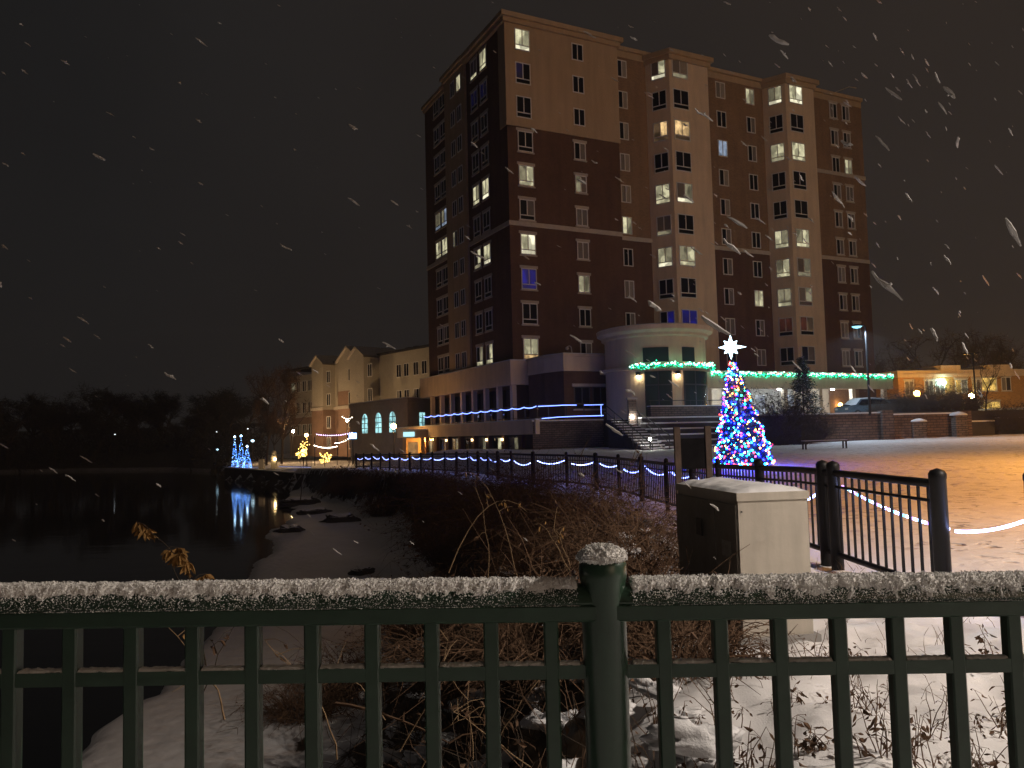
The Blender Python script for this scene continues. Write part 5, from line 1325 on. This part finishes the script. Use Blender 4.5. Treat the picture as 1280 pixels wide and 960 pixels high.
BR = [((560, 705), 1.6, 1.6, 'tangled brown brush on the bank behind the left of the railing post'), ((640, 690), 1.9, 1.8, 'tall tangled brown brush just left of the railing post top'), ((690, 720), 1.4, 1.4, 'dense brush directly behind the railing post'), ((760, 700), 1.3, 1.5, 'dark reddish brush between the railing post and the cabinet'), ((810, 715), 1.0, 1.2, 'low dark brush against the left side of the cabinet'), ((480, 645), 1.3, 1.7, 'rounded brown brush at the edge of the snowy shelf'), ((600, 640), 1.5, 2.2, 'dark brush in the middle of the slope below the fence'), ((720, 655), 1.1, 1.6, 'dark low brush on the snowy slope below the fence'), ((540, 620), 1.3, 2.4, 'dark brush on the slope below the far fence'),
      ((470, 612), 1.2, 2.4, 'dark brush below the far end of the fence'), ((660, 620), 1.0, 1.6, 'low brush close under the fence'), ((520, 800), 1.1, 1.1, 'brown brush seen through the railing left of the post'), ((450, 870), 1.0, 1.1, 'brush on the lower bank seen through the railing'), ((600, 860), 1.1, 1.1, 'dense brush seen through the railing gaps beside the post'), ((690, 850), 1.0, 1.0, 'brown brush at the foot of the slope beside the post'), ((380, 900), .8, .9, 'sparse brush on the snow shelf seen low through the railing'), ((800, 800), .7, .9, 'brown brush right of the post seen through the railing'), ((860, 830), .55, .7, 'low brush below the cabinet seen through the railing'), ((430, 622), 1.0, 1.8, 'dark brush at the left end of the bank by the quay'), ((560, 660), 1.5, 2.0, 'brown brush on the middle bank above the snowy shelf')]
for i, ((px, py), h, w, lb) in enumerate(BR):
    q = gpos(px, py)
    if q is None: continue
    k_ = 1.3 if 15 < q.y < 60 else 1.12
    bush('bank_brush', lb, q, h * k_, w * 1.1, 900 + i, 300, 'brush', 'dry brush on the river bank', leaves=520, arch=.7, rad=.006 + .00014 * q.y)
b = MB(); rnd = random.Random(11); nb_ = 0
while nb_ < 5200:
    Y = 4 + 60 * rnd.random() ** 1.7; t, o_ = table(TOP, Y), table(TOE, Y); x = lerp(o_, t, rnd.triangular(-.06, 1.12, .55)); z, bk = ground(x, Y)
    if rnd.random() > bk + .08: continue
    nb_ += 1
    p = Vector((x, Y, z - .03)); d = Vector((rnd.gauss(0, .5), rnd.gauss(0, .5), 1)).normalized(); L_ = rnd.uniform(.15, .75) * (1 + .01 * Y); pts = [p]
    for k in range(3): d = (d + Vector((rnd.gauss(0, .3), rnd.gauss(0, .3), -.15))).normalized(); pts.append(pts[-1] + d * L_ / 3)
    r = .003 + .00022 * Y; b.tube(pts, [r, r * .8, r * .6, r * .3], 3, rnd.choice((0, 0, 1)), False)
    if rnd.random() < .5: b.leaf(pts[rnd.randint(1, 3)], (rnd.gauss(0, 1), rnd.gauss(0, 1), rnd.gauss(-.3, .6)), .05 + .002 * Y, .025 + .001 * Y, 2, rnd)
o = b.build('undergrowth', [twig, bark, leafm]); tag(o, 'dead stems and leaf litter covering the river bank slope', 'undergrowth', None, 'stuff')

# snow caught between the stems
b = MB(); rnd = random.Random(31)
for i in range(300):
    Y = 3.6 + 15 * rnd.random() ** 1.5; t, o_ = table(TOP, Y), table(TOE, Y); x = lerp(o_, t, rnd.uniform(.0, 1.0)); z = ground(x, Y)[0]
    w_ = rnd.uniform(.04, .15); h_ = w_ * rnd.uniform(.3, .7); n1, n2 = 22, 9; vs = []; sd_ = rnd.random() * 50; el = rnd.uniform(.6, 1.7); ro = rnd.random() * 3
    lift = rnd.uniform(0, .3) if rnd.random() < .5 else 0
    for j in range(n2 + 1):
        for q_ in range(n1):
            a = 2 * PI * q_ / n1; th_ = j / n2 * PI * .6; d = Vector((math.cos(a) * math.sin(th_), math.sin(a) * math.sin(th_), math.cos(th_))); k = 1 + .8 * fbm(d.x * 1.5 + sd_, d.y * 1.5, d.z * 1.5, 4)
            ex, ey = d.x * w_ * k * el, d.y * w_ * k / el
            vs.append((x + ex * math.cos(ro) - ey * math.sin(ro), Y + ex * math.sin(ro) + ey * math.cos(ro), z + lift + d.z * h_ * k))
    b.add(vs, [(j * n1 + q_, (j + 1) * n1 + q_, (j + 1) * n1 + (q_ + 1) % n1, j * n1 + (q_ + 1) % n1) for j in range(n2) for q_ in range(n1)])
o = b.build('snow_clumps', snow, sm=True); tag(o, 'clumps of snow caught in the brush on the bank', 'snow', None, 'stuff')
# single tall stalks over the bank
def stalk(label, base, tip, bend, m_=twig2, lf=leafy, nl=0, r=.006, name='dry_stalk', drop=True, ls=.05):
    t_ = thing(name, label, 'dry plant', base, 0, 'dry stalks beyond the railing'); b = MB(); g = MB()
    a, c = Vector(base), Vector(tip); bd = Vector(bend); pts = [a.lerp(c, k / 8) + bd * (4 * (k / 8) * (1 - k / 8)) + Vector((R.gauss(0, .008), R.gauss(0, .008), 0)) for k in range(9)]
    b.tube(pts, [r * (1 - .09 * k) for k in range(9)], 5)
    for k in range(4, 9):
        if R.random() < .7:
            d = Vector((R.gauss(0, 1), R.gauss(0, .6), R.gauss(.2, .5))).normalized(); e = pts[k] + d * R.uniform(.08, .22); b.tube([pts[k], pts[k].lerp(e, .5) + Vector((0, 0, .02)), e], [r * .5, r * .4, r * .2], 3, 0, False)
            for _ in range(nl): g.leaf(pts[k].lerp(e, R.uniform(.3, 1)), (R.gauss(0, .6), R.gauss(0, .6), -1 if drop else R.gauss(0, 1)), R.uniform(.7, 1.3) * ls, R.uniform(.3, .5) * ls)
    b.build('stem', m_, t_, True)
    if g.v: g.build('leaves', lf, t_, True)
def pt(px, py, Y): return at(px, py, Y)
stalk('leafy yellow brown sapling standing over the dark water', pt(238, 830, 5.2), pt(192, 668, 5.2), (.12, 0, .1), bark, leafy, 30, .007, 'sapling', True, .08)
stalk('second leafy yellow brown sapling beside the first over the dark water', pt(260, 850, 5.4), pt(203, 690, 5.4), (.05, 0, .05), bark, leafy, 30, .007, 'sapling', True, .08)
stalk('thin pale stalk crossing the railing gap over the water', pt(280, 900, 4.4), pt(205, 775, 4.4), (.08, 0, -.05), twig2, leafy, 1)
stalk('bent pale stalk rising from the bank left of the post', pt(648, 735, 9), pt(590, 590, 9), (.05, 0, .2), twig2, leafy, 2)
stalk('pale arching stalk pair leaning left of the post', pt(712, 716, 7.5), pt(676, 655, 7.5), (0, 0, .05), twig2, leafy, 1)
stalk('pale stalk leaning beside the arching pair', pt(716, 716, 7.5), pt(692, 660, 7.5), (0, 0, .03), twig2, leafy, 1)
stalk('upright thin pale stalk over the middle of the brush', pt(610, 730, 9), pt(592, 602, 9), (.06, 0, 0), twig2, leafy, 0)
stalk('long pale stem bowing over the brush behind the rail', pt(560, 716, 8), pt(660, 640, 8), (0, 0, .35), twig2, leafy, 2)
stalk('thin dark stick standing in the snowy shelf by the quay', pt(375, 627, 48), pt(375, 575, 48), (.1, 0, 0), bark, leafm, 0, .03)
stalk('leaning pale stem low behind the railing left part', pt(420, 950, 5), pt(330, 800, 5), (.1, 0, 0), twig2, leafm, 2)
stalk('dark leaning stem in the gap over the snowy shelf', pt(250, 900, 5.6), pt(300, 770, 5.6), (-.05, 0, 0), bark, leafm, 3)
stalk('snow dusted fallen branch lying in the brush behind the railing', pt(420, 880, 5.5), pt(560, 930, 5.3), (0, 0, .05), twig, leafm, 0, .014)
for i, (px0, py0, px1, py1, Y) in enumerate(((500, 940, 560, 800, 4.6), (590, 950, 545, 830, 4.4), (620, 930, 690, 830, 4.8), (660, 960, 560, 880, 4.2), (480, 900, 400, 840, 5.2), (530, 960, 610, 900, 4.3))):
    stalk('pale dead stem crossing the dark brush in the %s railing gap left of the post' % ordn[i], pt(px0, py0, Y), pt(px1, py1, Y), (R.gauss(0, .05), 0, R.uniform(0, .12)), twig2, leafm, 1, .004)
# low dry weeds in the snow right of the post
WX = [(815, 930), (850, 900), (880, 955), (905, 880), (925, 815), (960, 810), (990, 930), (1015, 812), (1030, 935), (1062, 800), (1078, 860), (1095, 950), (1110, 880), (1150, 940), (1165, 905), (1180, 960), (1215, 935), (1228, 810), (1245, 900), (1260, 955), (1275, 880), (940, 950), (1000, 865)]
gaps = {}
for i, (px, py) in enumerate(sorted(WX)):
    q = gpos(px, py + 25)
    if q is None: continue
    k = sum(1 for b_ in bal if 754 < b_ < px) + 1; gaps[k] = gaps.get(k, 0) + 1
    nm = ('front', 'back', 'small', 'taller')[gaps[k] - 1] if gaps[k] < 5 else 'extra'
    t_ = thing('dry_weed', '%s dry weed in snow through the %s railing gap right of the post' % (('short leafy', 'thin upright', 'curled', 'taller bent')[(gaps[k] - 1) % 4], ordn[k - 1]), 'dry plant', q, 0, 'dry weeds in the snow')
    rnd = random.Random(1200 + i); b = MB(); g = MB(); hgt = rnd.uniform(.14, .4); lk = rnd.choice((.7, 1, 1.2, 1.6))
    for s_ in range(rnd.randint(4, 9)):
        p = Vector((rnd.gauss(0, .05), rnd.gauss(0, .05), -.03)); d = Vector((rnd.gauss(0, .3), rnd.gauss(0, .3), 1)).normalized(); pts = [p]
        L_ = hgt * rnd.uniform(.5, 1.1)
        for kk in range(5): d = (d + Vector((rnd.gauss(0, .16), rnd.gauss(0, .16), -.03 * kk))).normalized(); pts.append(pts[-1] + d * L_ / 5)
        b.tube(pts, [.0035, .0032, .003, .0025, .002, .0012], 4, 0, False)
        for _ in range(rnd.randint(2, 12)):
            a = rnd.choice(pts[2:]); d2 = Vector((rnd.gauss(0, 1), rnd.gauss(0, 1), rnd.gauss(-.2, .6))).normalized(); e = a + d2 * rnd.uniform(.015, .05); b.tube([a, e], .0012, 3, 0, False)
            g.leaf(e, d2 + Vector((0, 0, -.6)), rnd.uniform(.015, .04) * lk, rnd.uniform(.006, .016) * lk, 0, rnd)
    b.build('stems', twig, t_); g.build('leaves', leafm, t_)
b = MB(); rnd = random.Random(21)
for i in range(900):
    x, Y = rnd.uniform(.8, 4.0), rnd.uniform(2.6, 9.5); z, bk = ground(x, Y)
    if fbm(x * .8, Y * .8, 9) < .02 and rnd.random() < .8: continue
    p = Vector((x, Y, z - .02)); d = Vector((rnd.gauss(0, .35), rnd.gauss(0, .35), 1)).normalized(); L_ = rnd.uniform(.04, .2)
    b.tube([p, p + d * L_ * .5, p + d * L_ + Vector((rnd.gauss(0, .02), rnd.gauss(0, .02), -.01))], [.0024, .002, .001], 3, 0, False)
o = b.build('dead_grass', twig); tag(o, 'short dead grass stems poking through the foreground snow', 'grass', None, 'stuff')

# ------------------------------------------------------------------ falling snow
b = MB(); rnd = random.Random(5)
for i in range(1000):
    Y = 2.4 + 22 * rnd.random() ** 1.2; px, py = rnd.uniform(-30, 1310), rnd.uniform(-20, 700)
    if px < 760 and rnd.random() < .66: continue
    q = at(px, py, Y)
    if Y > 15 and q.z < 1.4: continue
    if py > 505 and px > 900: continue
    s_ = rnd.uniform(.0035, .0075) * (1 + .075 * Y) * rnd.choice((.5, .6, .8, 1, 1, 1.3, 1.8))
    stp = .25 * max(0, px - 800) / 480
    ax = Vector((.8 - stp * 1.6 + rnd.gauss(0, .05), rnd.gauss(0, .2), -.55 - stp + rnd.gauss(0, .05))).normalized(); L_ = s_ * rnd.uniform(1.5, 5)
    n_ = 5; pts = [q + ax * L_ * (k / (n_ - 1) * 2 - 1) + Vector((rnd.gauss(0, 1), rnd.gauss(0, 1), rnd.gauss(0, 1))) * s_ * .18 for k in range(n_)]
    b.tube(pts, [s_ * rnd.uniform(.15, .35), s_ * rnd.uniform(.4, .7), s_ * rnd.uniform(.45, .8), s_ * rnd.uniform(.35, .65), s_ * rnd.uniform(.1, .3)], 5)
    b.octa(pts[2] + Vector((rnd.gauss(0, 1), rnd.gauss(0, 1), rnd.gauss(0, 1))) * s_ * .4, s_ * .5)
o = b.build('falling_snow', mat('snowflake', (.6, .58, .57), .8)); tag(o, 'scattered snowflakes drifting through the night air', 'snow', None, 'stuff')

# ------------------------------------------------------------------ world, sun, camera
w = bpy.data.worlds.new('World'); S.world = w; w.use_nodes = True; nt = w.node_tree; nt.nodes.clear(); L = nt.links.new
out = nt.nodes.new('ShaderNodeOutputWorld'); ad = nt.nodes.new('ShaderNodeAddShader')
sky = nt.nodes.new('ShaderNodeTexSky'); sky.sky_type = 'NISHITA'; sky.sun_disc = False
SUN_EL, SUN_AZ = math.radians(13), math.radians(140)       # city glow from behind right
sky.sun_elevation = math.radians(-4); sky.sun_rotation = SUN_AZ
b1 = nt.nodes.new('ShaderNodeBackground'); b1.inputs[1].default_value = .004; L(sky.outputs[0], b1.inputs[0])
tc = nt.nodes.new('ShaderNodeTexCoord'); sx = nt.nodes.new('ShaderNodeSeparateXYZ'); L(tc.outputs['Generated'], sx.inputs[0])
mr = nt.nodes.new('ShaderNodeMapRange'); mr.inputs[1].default_value = -.45; mr.inputs[2].default_value = .75; L(sx.outputs[0], mr.inputs[0])
mx = nt.nodes.new('ShaderNodeMix'); mx.data_type = 'RGBA'; L(mr.outputs[0], mx.inputs[0])
mx.inputs[6].default_value = (.0118, .0115, .0116, 1); mx.inputs[7].default_value = (.029, .0215, .017, 1)
n = nt.nodes.new('ShaderNodeTexNoise'); n.inputs['Scale'].default_value = 2.2; n.inputs['Detail'].default_value = 4; L(tc.outputs['Generated'], n.inputs[0])
m2 = nt.nodes.new('ShaderNodeMapRange'); m2.inputs[1].default_value = .3; m2.inputs[2].default_value = .7; m2.inputs[3].default_value = .85; m2.inputs[4].default_value = 1.15; L(n.outputs[0], m2.inputs[0])
b2 = nt.nodes.new('ShaderNodeBackground'); L(mx.outputs[2], b2.inputs[0]); L(m2.outputs[0], b2.inputs[1])
L(b1.outputs[0], ad.inputs[0]); L(b2.outputs[0], ad.inputs[1]); L(ad.outputs[0], out.inputs[0])
sl_ = bpy.data.lights.new('city_glow', 'SUN'); sl_.energy = .24; sl_.color = (1, .66, .43); sl_.angle = math.radians(25)
so = link('city_glow', sl_); d = Vector((math.sin(SUN_AZ) * math.cos(SUN_EL), math.cos(SUN_AZ) * math.cos(SUN_EL), math.sin(SUN_EL)))
so.rotation_euler = d.to_track_quat('Z', 'Y').to_euler(); so.location = d * 60

hz = bpy.data.materials.new('haze_air'); hz.use_nodes = True; hn = hz.node_tree; hn.nodes.clear()
ho = hn.nodes.new('ShaderNodeOutputMaterial'); hv = hn.nodes.new('ShaderNodeVolumePrincipled')
hv.inputs['Color'].default_value = (.86, .86, .88, 1); hv.inputs['Density'].default_value = HAZE; hv.inputs['Anisotropy'].default_value = .4
hn.links.new(hv.outputs[0], ho.inputs['Volume'])
b = MB(); b.box(-560, 560, -70, 520, -6, 75); o = b.build('haze', hz); o['kind'] = 'stuff'; o['label'] = 'thin snowy night haze filling the air'; o['category'] = 'haze'
cd = bpy.data.cameras.new('camera'); cam = link('camera', cd)
cd.sensor_width = 36; cd.lens = 36 * FPX / 1280; cd.clip_start = .05; cd.clip_end = 2000
rx = _r * cr - _u * sr; ux = _r * sr + _u * cr
cam.matrix_world = Matrix(((rx.x, ux.x, -_f.x, 0), (rx.y, ux.y, -_f.y, 0), (rx.z, ux.z, -_f.z, EYE), (0, 0, 0, 1)))
S.camera = cam
S.view_settings.view_transform = 'Standard'; S.view_settings.look = 'None'; S.view_settings.exposure = 0; S.view_settings.gamma = 1
S.render.engine = 'CYCLES'; C_ = S.cycles
C_.use_denoising = True; C_.max_bounces = 5; C_.diffuse_bounces = 2; C_.glossy_bounces = 3; C_.transmission_bounces = 2; C_.sample_clamp_indirect = 2.0; C_.sample_clamp_direct = 0
C_.caustics_reflective = False; C_.caustics_refractive = False
